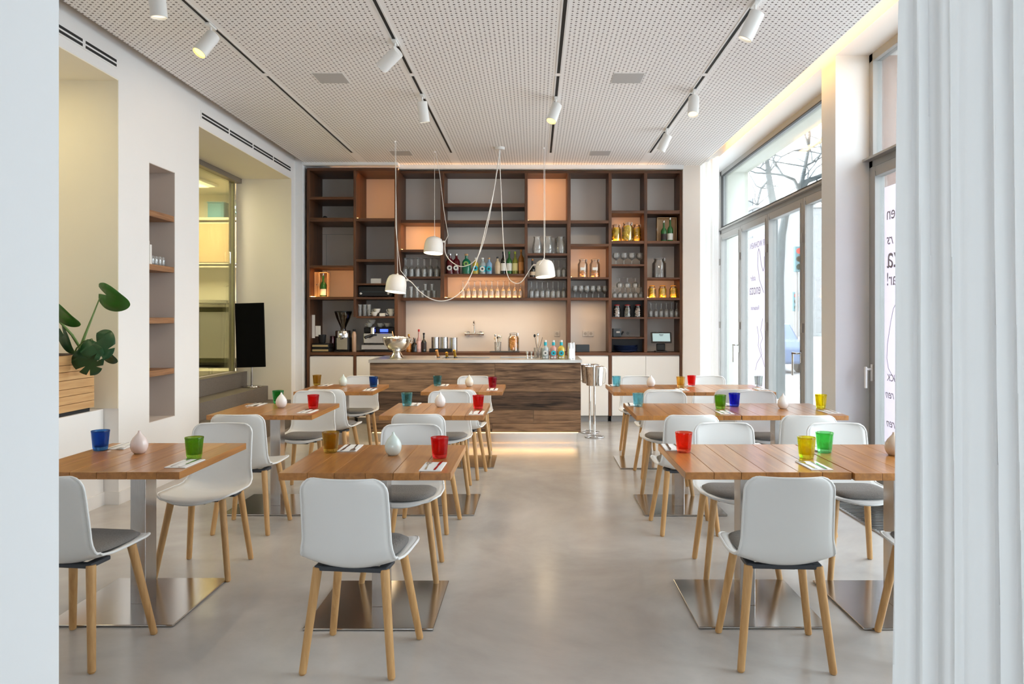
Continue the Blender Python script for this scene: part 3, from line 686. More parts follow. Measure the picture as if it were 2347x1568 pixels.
# ------------------------------------------------------------------ chairs
def chair(cush):
    t = thing('dining_chair', 'x', 'chair', (0, 0, 0))
    prof = [(.238, .436), (.222, .449), (.17, .455), (.08, .450), (-.02, .444), (-.10, .442), (-.155, .450), (-.188, .472), (-.204, .51), (-.214, .57), (-.224, .64), (-.236, .72), (-.248, .785), (-.252, .812)]
    ss = [0]
    for a, b_ in zip(prof, prof[1:]): ss.append(ss[-1]+math.dist(a, b_))
    T = ss[-1]
    def at(s):
        s = min(max(s, 0), T)
        for i in range(len(ss)-1):
            if s <= ss[i+1]: k = (s-ss[i])/(ss[i+1]-ss[i]); return (prof[i][0]*(1-k)+prof[i+1][0]*k, prof[i][1]*(1-k)+prof[i+1][1]*k)
        return prof[-1]
    def hw(s):
        k = s/T
        base = .216 if s < .30 else .216+(.184-.216)*min(1, (s-.30)/.22)
        if s > .52: base = .184-.006*(s-.52)/(T-.52)
        R = .14
        if s < R: base -= .075*(1-math.sqrt(max(0, 1-((R-s)/R)**2)))
        R = .055
        if s > T-R: base -= R*(1-math.sqrt(max(0, 1-((s-(T-R))/R)**2)))
        return base
    b = MB(); NV, NU = 44, 14; g = []
    sv = [T*(i/NV) for i in range(NV+1)]
    sv = [0, .004, .012]+sv[1:-1]+[T-.006, T-.001, T]
    for s_ in sv:
        row = []; w = hw(s_); y, z = at(s_)
        seat = max(0, min(1, (.42-s_)/.12)); back = max(0, min(1, (s_-.40)/.14))
        for i in range(NU+1):
            u = -1+2*i/NU
            yy = y+back*.024*abs(u)**2.4+seat*(-.045*u*u*max(0, 1-s_/.16)); zz = z+seat*((.016+.010*min(1, s_/.3))*u*u)
            if seat < 1 and back < 1: m_ = 1-abs(seat-back); zz += .024*m_*u*u; yy += .006*m_*u*u
            dp = math.exp(-((s_-.40)/.09)**2)+.5*math.exp(-((s_-.25)/.12)**2); zz -= .014*dp*(1-u*u)
            row.append(b.bm.verts.new((u*w, yy, zz)))
        g.append(row)
    for j in range(len(sv)-1):
        for i in range(NU):
            f = b.bm.faces.new((g[j][i], g[j][i+1], g[j+1][i+1], g[j+1][i])); f.smooth = True
    rim = [g[j][0].co.copy() for j in range(len(sv))]+[v.co.copy() for v in g[-1][1:-1]]+[g[j][-1].co.copy() for j in range(len(sv)-1, -1, -1)]+[v.co.copy() for v in g[0][::-1][1:-1]]
    sh = b.build('shell', M['shell'], t)
    md = sh.modifiers.new('thick', 'SOLIDIFY'); md.thickness = .007; md.offset = 0
    b = MB()
    n = len(rim); rr = .0058; rings = []
    for i, p in enumerate(rim):
        tg = (rim[(i+1) % n]-rim[i-1]).normalized(); up = Vector((0, 0, 1)) if abs(tg.z) < .9 else Vector((0, 1, 0))
        u = tg.cross(up).normalized(); w = u.cross(tg)
        rings.append([p+(u*math.cos(2*PI*k/8)+w*math.sin(2*PI*k/8))*rr for k in range(8)])
    # keep ring frames consistent
    vs = []
    for i, r in enumerate(rings):
        if i:
            best = min(range(8), key=lambda q: (r[q]-prev[0]).length)
            d1 = (r[(best+1) % 8]-prev[1]).length; d2 = (r[best-1]-prev[1]).length
            r = [r[(best+k) % 8] for k in range(8)] if d1 <= d2 else [r[(best-k) % 8] for k in range(8)]
        prev = r; vs.append([b.bm.verts.new(q) for q in r])
    for i in range(n-1):
        A, B_ = vs[i], vs[i+1]
        for k in range(8):
            f = b.bm.faces.new((A[k], A[(k+1) % 8], B_[(k+1) % 8], B_[k])); f.smooth = True
    b.build('edge_rim', M['shell'], t)
    if cush:
        b = MB(); NR, NA = 8, 40; rows = []
        def pt(r, a, top):
            ca, sa = math.cos(a), math.sin(a); e = .62
            x = .178*math.copysign(abs(ca)**e, ca)*r; y = .03+.178*math.copysign(abs(sa)**e, sa)*r
            zb = .4565 + .016*(x/.216)**2+(.004 if y > .1 else 0)
            k = math.sqrt(max(0, 1-r**5)); h = .027*(.25+.75*k)-.004*r*r
            return (x, y, zb+h if top else zb+.001)
        for top in (1, 0):
            rr_ = [[b.bm.verts.new(pt((i+1)/NR, 2*PI*k/NA, top)) for k in range(NA)] for i in range(NR)]; cc = b.bm.verts.new(pt(0, 0, top))
            for k in range(NA): b.bm.faces.new((cc, rr_[0][k], rr_[0][(k+1) % NA])).smooth = True
            for i in range(NR-1):
                for k in range(NA): b.bm.faces.new((rr_[i][k], rr_[i+1][k], rr_[i+1][(k+1) % NA], rr_[i][(k+1) % NA])).smooth = True
            rows.append(rr_[-1])
        for k in range(NA): b.bm.faces.new((rows[0][k], rows[0][(k+1) % NA], rows[1][(k+1) % NA], rows[1][k])).smooth = True
        b.build('seat_cushion', M['cushion'], t, sharp=70)
    b = MB()
    b.box(-.150, .150, -.150, -.115, .412, .432, .006); b.box(-.12, .12, .10, .12, .422, .438, .004); b.box(-.05, .05, -.14, .12, .408, .424, .005)
    for sx in (-1, 1): b.box(sx*.135-.02, sx*.135+.02, -.148, -.03, .414, .434, .006)
    b.build('base_bracket', M['bracket'], t)
    for (x, y, fx, fy) in ((-.143, -.135, -.187, -.186), (.143, -.135, .187, -.186), (-.143, .115, -.205, .186), (.143, .115, .205, .186)):
        MB().cyl((x, y, .436 if y > 0 else .425), (fx, fy, .004), .0195, .0155, 20).cyl((fx, fy, .0), (fx, fy, .006), .0125, seg=14).build('leg', M['legwood'], t)
    return t
# name of each table in words (wall row, middle row, window row; front, second, rear)
TABLES = {  # key: (x0, x1, y0, y1, words)
 'A': (-2.388, -1.63, 3.325, 4.10, 'front table of the planter row'),
 'T': (-1.17, -.382, 3.305, 4.04, 'front table of the middle row'),
 'B': (-2.385, -1.615, 5.26, 6.0, 'second table of the planter row'),
 'C': (-1.128, -.368, 5.24, 6.02, 'second table of the middle row'),
 'D': (-2.305, -1.545, 6.92, 7.70, 'rear table of the planter row'),
 'E': (-1.09, -.305, 6.92, 7.70, 'rear table of the middle row'),
 'F': (.692, 1.455, 3.32, 4.06, 'aisle half of the front window table'),
 'G': (1.460, 2.22, 3.30, 4.055, 'window half of the front window table'),
 'H': (.735, 1.498, 5.24, 6.0, 'aisle half of the middle window table'),
 'I': (1.502, 2.275, 5.24, 6.0, 'window half of the middle window table'),
 'J': (.75, 1.517, 6.885, 7.67, 'aisle half of the rear window table'),
 'K': (1.521, 2.30, 6.885, 7.67, 'window half of the rear window table')}
CH = [  # table, side, x, y, rot deg (clockwise from above seen facing), cushion
 ('A', 'n', -1.98, 3.18, -7, 1), ('A', 'f', -1.90, 4.19, 180, 0), ('T', 'n', -.743, 3.126, -6, 1), ('T', 'f', -.74, 4.14, 180, 1),
 ('B', 'n', -1.97, 5.04, -1, 0), ('B', 'f', -1.93, 6.13, 180, 1), ('C', 'n', -.76, 5.07, -5, 1), ('C', 'f', -.745, 6.11, 180, 1),
 ('D', 'n', -1.86, 6.74, -6, 1), ('D', 'f', -1.905, 7.76, 180, 1), ('E', 'n', -.68, 6.70, -5, 1), ('E', 'f', -.665, 7.75, 180, 1),
 ('F', 'n', 1.047, 3.16, -3, 1), ('F', 'f', 1.156, 4.20, 180, 1), ('G', 'n', 1.79, 3.17, -3, 1), ('G', 'f', 1.84, 4.19, 180, 1),
 ('H', 'n', 1.04, 5.02, 0, 1), ('H', 'f', 1.11, 6.10, 172, 1), ('I', 'n', 1.82, 5.0, -3, 1), ('I', 'f', 1.93, 6.11, 180, 1),
 ('J', 'n', 1.16, 6.72, 0, 1), ('J', 'f', 1.13, 7.76, 180, 1), ('K', 'n', 1.80, 6.73, 0, 1), ('K', 'f', 1.92, 7.76, 180, 1)]
proto = {}
for (k, side, x, y, rz, cu) in CH:
    w = TABLES[k][4]
    lab = ('white shell chair on the entrance side of the ' if side == 'n' else 'white shell chair on the bar side of the ')+w
    if k in 'AB' and not cu: lab = lab.replace('white shell chair', 'bare white chair')
    if cu not in proto:
        o = chair(cu); proto[cu] = o; o.location = (x, y, 0); o.rotation_euler = (0, 0, math.radians(rz)); o['label'] = lab; o['group'] = 'white chairs at the tables'
    else: dup(proto[cu], (x, y, 0), math.radians(rz), lab, 'white chairs at the tables')

# ------------------------------------------------------------------ tables
ZT = .75
for kk, (k, (x0, x1, y0, y1, w)) in enumerate(TABLES.items()):
    t = thing('dining_table', 'oak plank table on steel pedestal, '+w, 'table', (0, 0, 0), 0, 'oak plank tables')
    rnd = random.Random(kk+3); ws = [rnd.uniform(.8, 1.25) for _ in range(6)]; s_ = sum(ws); x = x0; b = MB()
    for q in ws:
        wd = (x1-x0)*q/s_; b.box(x+.0007, x+wd-.0007, y0+rnd.uniform(0, .003), y1-rnd.uniform(0, .003), ZT-.034, ZT, .0016, 2); x += wd
    b.build('table_top', M['top'], t)
    cx = (x0+x1)/2; cy = (y0+y1)/2+.01
    MB().box(cx-.0385, cx+.0385, cy-.055, cy+.055, .01, ZT-.035, .003).build('pedestal_column', M['steelv'], t)
    MB().box(cx-.305, cx+.305, cy-.31, cy+.31, .002, .011, .003).build('base_plate', M['steel'], t)
    MB().box(cx-.25, cx+.25, cy-.2, cy+.2, ZT-.042, ZT-.034).build('mounting_plate', M['bracket'], t)

# ------------------------------------------------------------------ table settings
def TP(px, py):
    d = F*(H-ZT)/(py-VY); return SX(px, d), d
COL = {'blue': (.01, .09, .42), 'cobalt': (.01, .02, .60), 'green': (.18, .50, .02), 'bottle green': (.02, .38, .06), 'emerald': (.10, .66, .13), 'amber': (.50, .28, .02), 'pale amber': (.80, .50, .10),
       'red': (.80, .012, .012), 'crimson': (.55, .01, .04), 'orange red': (.95, .05, .015), 'teal': (.14, .48, .58), 'light blue': (.25, .68, .82), 'yellow': (.88, .70, .01), 'smoke grey': (.48, .52, .50)}
def cglass(name, c):
    m = bpy.data.materials.new(name); m.use_nodes = True; t = m.node_tree; N, L = t.nodes, t.links; b = N['Principled BSDF']
    b.inputs['Base Color'].default_value = (*[x**.55 for x in c], 1); b.inputs['Roughness'].default_value = .03; b.inputs['Transmission Weight'].default_value = 1; b.inputs['IOR'].default_value = 1.42
    no = N.new('ShaderNodeTexNoise'); no.inputs['Scale'].default_value = 45; bp = N.new('ShaderNodeBump'); bp.inputs['Strength'].default_value = .35; bp.inputs['Distance'].default_value = .003
    tc = N.new('ShaderNodeTexCoord'); L.new(tc.outputs['Object'], no.inputs['Vector']); L.new(no.outputs[0], bp.inputs['Height']); L.new(bp.outputs[0], b.inputs['Normal'])
    tr = N.new('ShaderNodeBsdfTransparent'); tr.inputs[0].default_value = (*[x**.42 for x in c], 1)
    mx = N.new('ShaderNodeMixShader'); mx.inputs[0].default_value = .45
    L.new(b.outputs[0], mx.inputs[1]); L.new(tr.outputs[0], mx.inputs[2]); L.new(mx.outputs[0], N['Material Output'].inputs[0])
    return m
glassmesh = {}
def tumbler(px, py, c, w, extra=''):
    x, y = TP(px, py); y += .034
    if c not in glassmesh:
        def fac(a, z): return 1+(.030*abs(math.cos(a*4.5)) if .012 < z < .08 else .0)
        b = MB().lathe([(.028, .0), (.034, .002), (.0345, .008), (.036, .014), (.0385, .045), (.0415, .078), (.0435, .092), (.0455, .104), (.0445, .106), (.0425, .104), (.0405, .092), (.0375, .07), (.033, .03), (.029, .020), (.002, .017)], seg=45, fac=fac)
        o = b.build('tumbler', cglass(c.replace(' ', '_')+'_glass', COL[c]), sharp=60); glassmesh[c] = o
    else: o = glassmesh[c].copy(); C.objects.link(o)
    o.location = (x, y, ZT+.0005); o.rotation_euler = (0, 0, px*.37)
    tag(o, c+' glass tumbler on the '+w+extra, 'glass', 'coloured glass tumblers on the tables')
for (k, px, py, c) in [('A', 221.4, 1034.7, 'blue'), ('A', 438, 1053, 'green'), ('T', 753.6, 1039, 'amber'), ('T', 1005.6, 1053, 'red'), ('B', 633.9, 926, 'bottle green'), ('B', 715, 937.5, 'red'),
    ('C', 930.8, 931.5, 'teal'), ('C', 1095.5, 938.7, 'red'), ('D', 724.3, 883.5, 'amber'), ('D', 854.4, 887.8, 'blue'), ('E', 1001.5, 885.4, 'teal'), ('E', 1128.3, 889, 'crimson'),
    ('F', 1570.4, 1039.6, 'orange red'), ('F', 1854.4, 1053, 'yellow'), ('G', 1989.9-94, 1040, 'emerald'), ('H', 1464, 933, 'light blue'), ('H', 1653.6, 938, 'green'), ('I', 1686, 933, 'cobalt'), ('I', 1885.5, 936.6, 'yellow'),
    ('J', 1414, 886.4, 'light blue'), ('J', 1561.7, 888, 'pale amber'), ('K', 1586.6, 884.8, 'red'), ('K', 1741, 886.4, 'smoke grey')]:
    tumbler(px, py, c, TABLES[k][4] if px != 1895.9 else 'front window table where the halves meet')
vm = {'pink white': mat('pink_white_glaze', (.82, .70, .66), .1, var=.01, coat=.5), 'pale aqua': mat('pale_aqua_glaze', (.66, .76, .72), .1, var=.01, coat=.5), 'white': mat('white_glaze', (.84, .82, .80), .1, var=.01, coat=.5), 'cream': mat('cream_glaze', (.80, .76, .64), .1, var=.01, coat=.5), 'beige': mat('beige_glaze', (.72, .60, .48), .12, var=.01, coat=.5)}
vmesh = None
for (k, px, py, c) in [('A', 312, 1041.5, 'pink white'), ('T', 898.7, 1045.6, 'pale aqua'), ('B', 641.7, 935.6, 'white'), ('C', 1007.8, 934, 'white'), ('D', 784.9, 885.4, 'pale aqua'), ('E', 1075, 886.6, 'cream'),
    ('G', 2055, 1046, 'beige'), ('I', 1798, 938, 'white'), ('J', 1493, 887.4, 'white')]:
    x, y = TP(px, py); y += .03
    b = MB().lathe([(.020, 0), (.026, .002), (.036, .014), (.042, .030), (.0435, .046), (.040, .063), (.030, .082), (.018, .096), (.0095, .105), (.0065, .113), (.0062, .119), (.0045, .119), (.004, .112), (.001, .108)], seg=32)
    o = b.build('bud_vase', vm[c]); o.location = (x, y, ZT)
    tag(o, c+' drop-shaped ceramic bud vase on the '+TABLES[k][4], 'vase', 'drop-shaped bud vases on the tables')
# napkins and cutlery
def fork_mesh():
    b = MB()
    out = [(-.004, 0), (-.0045, .03), (-.0022, .10), (-.003, .125), (-.011, .140), (-.0125, .155)]
    b.prism([(x, y) for x, y in out]+[(-x, y) for x, y in out[::-1]], 0, .002)
    for i in range(4): x = -.0125+i*.0071; b.box(x, x+.0036, .154, .197, .0006, .0024, .0006, 1)
    return b
def knife_mesh():
    b = MB(); b.prism([(-.005, 0), (-.006, .04), (-.004, .10), (-.0065, .115), (-.0075, .17), (.002, .208), (.006, .195), (.0055, .115), (.004, .10), (.006, .04), (.005, 0)], 0, .0022); return b
naps = [('A', 400, 1073.5, 0, ''), ('A', 272, 1026, 1, 'far'), ('T', 985, 1081, 0, ''), ('T', 793, 1034, 1, 'far'), ('B', 695, 948, 0, ''), ('B', 590, 928, 1, 'far'), ('C', 1090, 951, 0, ''), ('C', 948, 927, 1, 'far'),
        ('D', 843, 896, 0, ''), ('D', 745, 884, 1, 'far'), ('E', 1127, 895.5, 0, ''), ('E', 1014, 884.5, 1, 'far'), ('F', 1885, 1078.5, 0, ''), ('F', 1548, 1031, 1, 'far'), ('G', 1880, 1034, 1, 'far'),
        ('H', 1668, 950, 0, ''), ('H', 1449, 928, 1, 'far'), ('I', 1915, 948.5, 0, ''), ('I', 1676, 930, 1, 'far'), ('J', 1572, 895.5, 0, ''), ('J', 1401, 883, 1, 'far'), ('K', 1757, 895, 0, ''), ('K', 1577, 884, 1, 'far')]
fk = kn = nk = None
for (k, px, py, far, _) in naps:
    x, y = TP(px, py); L = .20
    x0, x1, y0, y1, w = TABLES[k]
    x = min(max(x, x0+.06), x1-.06); y = min(max(y, y0+.012), y1-L-.012)
    side = 'bar side' if far else 'entrance side'
    if nk is None:
        nk = MB().box(-.052, .052, 0, L, 0, .0022, .0008, 1).box(-.051, .050, .003, L-.003, .0023, .0042, .0008, 1).build('napkin', M['napkin'])
        fk = fork_mesh().build('fork', M['cutlery']); kn = knife_mesh().build('knife', M['cutlery']); a, f, n = nk, fk, kn
    else:
        a, f, n = nk.copy(), fk.copy(), kn.copy()
        for q in (a, f, n): C.objects.link(q)
    r = PI if far else 0; oy = y+L if far else y
    s = -1 if far else 1
    tw = random.Random(px).uniform(-.06, .06)
    a.location = (x, oy, ZT+.0004); a.rotation_euler = (0, 0, r+tw)
    f.location = (x-s*.022, oy+s*.012, ZT+.0050); f.rotation_euler = (0, 0, r+tw+.05)
    n.location = (x+s*.020, oy+s*.004, ZT+.0050); n.rotation_euler = (0, 0, r+tw-.03)
    tag(a, 'white paper napkin on the %s of the %s' % (side, w), 'napkin', 'folded napkins on the tables')
    tag(f, 'steel fork on the %s napkin of the %s' % (side, w), 'fork', 'forks on the napkins')
    tag(n, 'steel knife on the %s napkin of the %s' % (side, w), 'knife', 'knives on the napkins')

# ------------------------------------------------------------------ ceiling fittings
for i, x in enumerate((-2.333, -1.064, .206, 1.478)):
    t = thing('lighting_track', ['track slot in the ceiling closest to the planter wall', 'track slot in the ceiling with two white spotlights, above the middle row', 'wide track slot in the ceiling with one lit spotlight', 'track slot in the ceiling closest to the windows'][i], 'lighting track', (x, 1.6, ZC))
    wd = .011 if i != 2 else .013
    for (y0, y1) in ((0, 4.66), (4.72, 7.67)):
        MB().box(-.026, -.013, y0, y1, -.004, .002).box(.013, .026, y0, y1, -.004, .002).build('rail', M['lampw'], t)
        MB().box(-wd, wd, y0+.01, y1-.01, -.0022, .001).build('slot', M['dark'], t)
def spot(x, y, aim, lit, label, power, cone=1.5):
    t = thing('track_spotlight', label, 'spotlight', (x, y, ZC-.004), 0, 'white cylinder spotlights on the ceiling tracks')
    MB().box(-.018, .018, -.06, .06, -.014, 0, .003).build('track_adapter', M['lampw'], t)
    MB().cyl((0, 0, -.012), (0, 0, -.09), .008, seg=12).cyl((-.0, 0, -.085), (0, 0, -.097), .014, seg=12).build('arm', M['lampw'], t)
    v = Vector(aim).normalized(); q = v.to_track_quat('Z', 'Y').to_matrix(); c0 = Vector((0, 0, -.095))-v*.035
    h = MB().lathe([(.02, 0), (.048, .001), (.050, .006), (.050, .188), (.046, .19), (.044, .17), (.001, .168)], c0, 32, q).build('lamp_cylinder', M['lampw'], t)
    MB().lathe([(.0415, .172), (.042, .178), (.001, .180)], c0, 24, q).build('lens', M['spotin'] if lit else M['spotoff'], h)
    p = t.location+c0+v*.2
    L = light('spotlight_beam', 'SPOT', p, power*1.7, (1, .74, .44), .03, None, spot=cone); L.rotation_euler = (-v).to_track_quat('Z', 'Y').to_euler()
spot(-2.333, 4.47, (.05, .1, -1), 0, 'white spotlight above the front table of the planter row', 14)
spot(-2.333, 5.22, (-.32, -.38, -.75), 1, 'lit white spotlight aimed back at the planter wall row', 14)
spot(-1.064, 5.53, (-.75, .35, -.55), 0, 'white spotlight tilted strongly toward the planter wall', 14)
spot(-1.064, 6.87, (.12, .2, -1), 0, 'white spotlight between the tilted one and the bar', 34, 2.5)
spot(.206, 6.95, (-.3, -.3, -.9), 1, 'lit white spotlight on the wide ceiling slot', 14)
spot(1.478, 4.85, (-.28, .1, -.62), 0, 'large white spotlight near the cove over the front window table', 10)
spot(1.478, 6.72, (-.12, -.35, -.9), 0, 'white spotlight over the middle window table', 10)
spot(1.478, 8.10, (-.35, .2, -.8), 0, 'white spotlight closest to the shelving', 24, 2.5)
for (x, y, lab) in ((-1.79, 6.25, 'grey access panel between the two ceiling slots of the planter side'), (.82, 6.25, 'grey access panel near the lit spotlight on the window side'), (-1.71, 9.16, 'small grey access panel above the bar, planter side'), (.84, 9.16, 'small grey access panel above the bar, window side')):
    t = thing('ceiling_access_panel', lab, 'ceiling panel', (x, y, ZC), 0, 'grey access panels in the ceiling')
    MB().box(-.13, .13, 0, .26, -.004, 0, .001).build('panel', M['panel'], t)
    MB().box(-.136, .136, -.006, 0, -.003, 0).box(-.136, .136, .26, .266, -.003, 0).box(-.136, -.13, 0, .26, -.003, 0).box(.13, .136, 0, .26, -.003, 0).build('edge', M['lampw'], t)

# pendants on one canopy
t = thing('pendant_lamp_cluster', 'three white bell pendants with draped white cables hung over the bar', 'pendant lamp', (-.43, 8.98, ZC))
MB().lathe([(.05, -.032), (.06, -.03), (.062, -.005), (.062, 0)], seg=32).build('canopy', M['lampw'], t)
loc = Vector((-.43, 8.98, ZC))
def W2(p): return Vector(p)-loc
def pendant(px, pybot, d, tilt, joint, jdir, hookpx, hooky, drape, extra):
    c = Vector((SX(px, d), d, SZ(pybot, d))); R = Matrix.Rotation(-.11, 3, 'X') @ Matrix.Rotation(tilt, 3, 'Y')
    sh = MB().lathe([(.121, 0), (.124, .004), (.120, .10), (.112, .15), (.094, .188), (.062, .208), (.02, .214), (.012, .215), (.012, .226), (.006, .228), (.004, .215), (.058, .203), (.090, .183), (.107, .148), (.115, .10), (.117, .006)], W2(c), 48, R, cap0=False, cap1=False).build('lamp_shade', M['lampw'], t)
    MB().lathe([(.116, .004), (.10, .005), (.001, .006)], W2(c), 40, R).build('light_disc', M['lampin'], sh)
    jp = c+R @ Vector((jdir*.112, -.02, .155)); je = jp+Vector((jdir*.03, -.005, .0))
    MB().cyl(W2(jp), W2(je), .012, seg=12).build('cable_joint', M['lampw'], sh)
    hook = Vector((SX(hookpx, hooky), hooky, ZC))
    topp = c+R @ Vector((0, 0, .228))
    MB().tube([W2(hook), W2(topp)], .0028, 6).cyl(W2(hook+Vector((0, 0, -.02))), W2(hook), .012, seg=12).build('suspension_cable', M['cable'], t)
    if extra: MB().tube([W2(p) for p in [hook+Vector((.012, 0, 0))]+[PP(a, b_, dd) for a, b_, dd in extra]+[je]], .0032, 8).build('supply_cable', M['cable'], t)
    pts = [je]+[PP(a, b_, dd) for a, b_, dd in drape]+[loc+Vector((0, 0, -.03))]
    # smooth with Catmull-Rom
    sm = []
    for i in range(len(pts)-1):
        p0, p1, p2, p3 = pts[max(i-1, 0)], pts[i], pts[i+1], pts[min(i+2, len(pts)-1)]
        for k in range(8):
            u = k/8; sm.append(.5*((2*p1)+(p2-p0)*u+(2*p0-5*p1+4*p2-p3)*u*u+(3*p1-p0-3*p2+p3)*u**3))
    sm.append(pts[-1])
    MB().tube([W2(p) for p in sm], .005, 8).build('draped_cable', M['cable'], t)
    L = light('pendant_bulb', 'SPOT', c+R @ Vector((0, 0, -.01)), 30, (1, .72, .40), .08, None, spot=2.6)
pendant(906, 670, 8.65, .10, None, 1, 905, 8.65, [(945, 649, 8.66), (962, 668, 8.68), (985, 684, 8.7), (1012, 690, 8.75), (1040, 682, 8.8), (1067, 655, 8.84), (1095, 590, 8.88), (1118, 500, 8.92), (1135, 420, 8.95)], [(907, 520, 8.64), (912, 570, 8.63), (918, 620, 8.62)])
pendant(993, 581, 9.19, .06, None, 1, 996, 9.19, [(1021, 580, 9.18), (1036, 601, 9.16), (1062, 611, 9.12), (1092, 593, 9.08), (1112, 540, 9.05), (1130, 450, 9.01), (1140, 380, 8.99)], [(1008, 400, 9.18), (1017, 480, 9.17), (1027, 540, 9.16)])
pendant(1250, 635, 8.98, -.07, None, -1, 1246, 8.98, [(1212, 622, 8.97), (1196, 645, 8.97), (1180, 649, 8.97), (1163, 630, 8.97), (1154, 560, 8.97), (1149, 450, 8.98), (1146, 380, 8.98)], [(1249, 500, 8.95), (1248, 590, 8.86), (1236, 607, 8.84)])

# ------------------------------------------------------------------ bar counter
t = thing('bar_counter', 'bar counter clad in reclaimed wooden boards with a steel top', 'bar counter', (0, 0, 0))
BX0, BX1 = -1.915, .540
b = MB(); rows = [(.932, .742), (.740, .596), (.594, .386), (.384, .228), (.226, .124)]; rnd = random.Random(4)
for (z1, z0) in rows:
    x = BX0
    while x < BX1-.01:
        w = rnd.uniform(1.1, 2.6); x1 = min(BX1, x+w)
        if BX1-x1 < .25: x1 = BX1
        b.box(x+.001, x1-.001, 8.42+rnd.uniform(0, .006), 8.455, z0+.001, z1, .0015, 1); x = x1
o = b.build('front_cladding', M['bar'], t); o.data.materials.append(M['bardark'])
for p in o.data.polygons:
    if .386 < p.center.z < .595: p.material_index = 1
b = MB()
b.box(BX0+.002, BX0+.03, 8.456, 9.30, .124, .93).box(BX1-.03, BX1-.002, 8.456, 9.30, .124, .93)
b.build('side_panel', M['bar'], t)
MB().box(BX0+.03, BX1-.03, 8.457, 9.28, .12, .92).build('body', M['door'], t)
MB().box(BX0+.04, BX1-.045, 8.50, 9.25, 0, .122).build('plinth', M['worktop'], t)
# top with two openings: build as strips
b = MB(); TZ0, TZ1 = .935, .969; TX0, TX1 = BX0-.012, BX1+.012
s1 = (-1.12, -.55, 8.75, 9.02); s2 = (-.42, .05, 8.78, 9.08)
for q in [(TX0, TX1, 8.405, 8.75), (TX0, TX1, 9.10, 9.35), (TX0, s1[0], 8.75, 9.10), (s1[1], s2[0], 8.75, 9.10), (s2[1], TX1, 8.75, 9.10), (s1[0], s1[1], 9.02, 9.10)]:
    b.box(q[0], q[1], q[2], q[3], TZ0, TZ1, 0)
b.box(s2[0], s2[1], 8.75, 8.78, TZ0, TZ1).box(s2[0], s2[1], 9.08, 9.10, TZ0, TZ1)
b.build('worktop', M['worktop'], t)
MB().box(s1[0], s1[1], 8.75, 9.02, .921, .925).box(s2[0], s2[1], 8.78, 9.08, .921, .925).build('sunken_well', M['black'], t)
MB().box(BX0+.02, BX1-.03, 8.47, 8.48, .112, .119).build('led_strip', M['ledw'], t)
light('bar_foot_strip', 'AREA', (-.69, 8.475, .108), 1.6, WARM, 2.3, .02)
light('bar_foot_floor_strip', 'AREA', (-.69, 8.46, .10), .4, WARM, 2.3, .02, (-.9, 0, 0))

# ------------------------------------------------------------------ shelving
def z_at(py, d): return SZ(py, d)
LD, MD = 9.90, 10.10            # front planes of the two units
def unit(name, label, xs, d, back, boards, walls, base_doors, topz, led):
    t = thing(name, label, 'shelving', (0, 0, 0))
    for (a, c, y0, y1) in walls:
        MB().box(SX(a, d), SX(c, d), d, back, z_at(y1, d), z_at(y0, d), .002, 1).build('upright', M['case'], t)
    for (a, c, y0, y1) in boards:
        MB().box(SX(a, d)+.0005, SX(c, d)-.0005, d+.003, back, z_at(y1, d), z_at(y0, d), .002, 1).build('shelf_board', M['caseh'], t)
    return t
BK = 10.515
lu = unit('shelving_unit', 'dark stained open shelving unit with coffee machine, protruding beside the stair recess', None, LD, BK,
    [(703, 912, 384.4, 391), (709, 810, 451, 457), (709, 810, 499, 508), (709, 810, 608.5, 613.5), (709, 810, 680.5, 686.5),
     (816, 904, 500, 507), (816, 904, 594, 600), (816, 904, 649.5, 653.5), (816, 904, 681, 686), (816, 904, 725, 729.5)],
    [(703, 709, 391, 953.7), (810, 816, 391, 727), (904, 912, 391, 807.5), (810, 816, 815, 953.7)], None, None, None)
mu = unit('shelving_unit', 'wide dark stained open shelving unit full of glasses and bottles behind the bar', None, MD, BK,
    [(918.2, 1565, 391.5, 397), (918, 1009.5, 504, 511), (918, 1009.5, 572, 577.5), (918, 1009.5, 634, 638.5), (918, 1300, 682.5, 688.5),
     (1018, 1202.5, 466, 474.5), (1018, 1202.5, 505, 513), (1018, 1202.5, 559, 565.5), (1018, 1202.5, 627.5, 632),
     (1209, 1300, 505, 513), (1209, 1300, 580.5, 586), (1209, 1300, 634.5, 639.5),
     (1308, 1395, 505, 512), (1308, 1395, 559, 565), (1308, 1395, 635.5, 640), (1308, 1395, 682.5, 688.5),
     (1402, 1476.5, 482.5, 489), (1402, 1476.5, 552, 558.5), (1402, 1476.5, 605.5, 610), (1402, 1476.5, 682.5, 688), (1402, 1476.5, 727, 731), (1402, 1476.5, 773.5, 777),
     (1483.5, 1558, 482, 490), (1483.5, 1558, 552, 558.5), (1483.5, 1558, 636, 640), (1483.5, 1558, 682.5, 688), (1483.5, 1558, 727, 731)],
    [(1009.5, 1018, 397, 682.5), (1202.5, 1209, 397, 682.5), (1300, 1308, 397, 807.5), (1395, 1402, 397, 807.5), (1476.5, 1483.5, 397, 807.5), (1558, 1565, 397, 953.7),
     (1395, 1402, 815, 953.7), (1300, 1308, 815, 953.7)], None, None, None)
MB().box(SX(1402, MD), SX(1476.5, MD), 10.30, 10.31, z_at(727, MD), z_at(688, MD)).build('back_board', M['black'], mu)
MB().box(SX(1402, MD), SX(1476.5, MD), 10.30, 10.31, z_at(807, MD), z_at(777, MD)).build('back_board', M['black'], mu)
o = MB().box(SX(709, LD), SX(912, LD), LD+.002, BK, .943, .983, .002).build('worktop', M['caseh']); tag(o, 'dark wooden back worktop under the coffee grinder and coffee machine', 'worktop')
WZL = .983
WZ = z_at(808, MD)
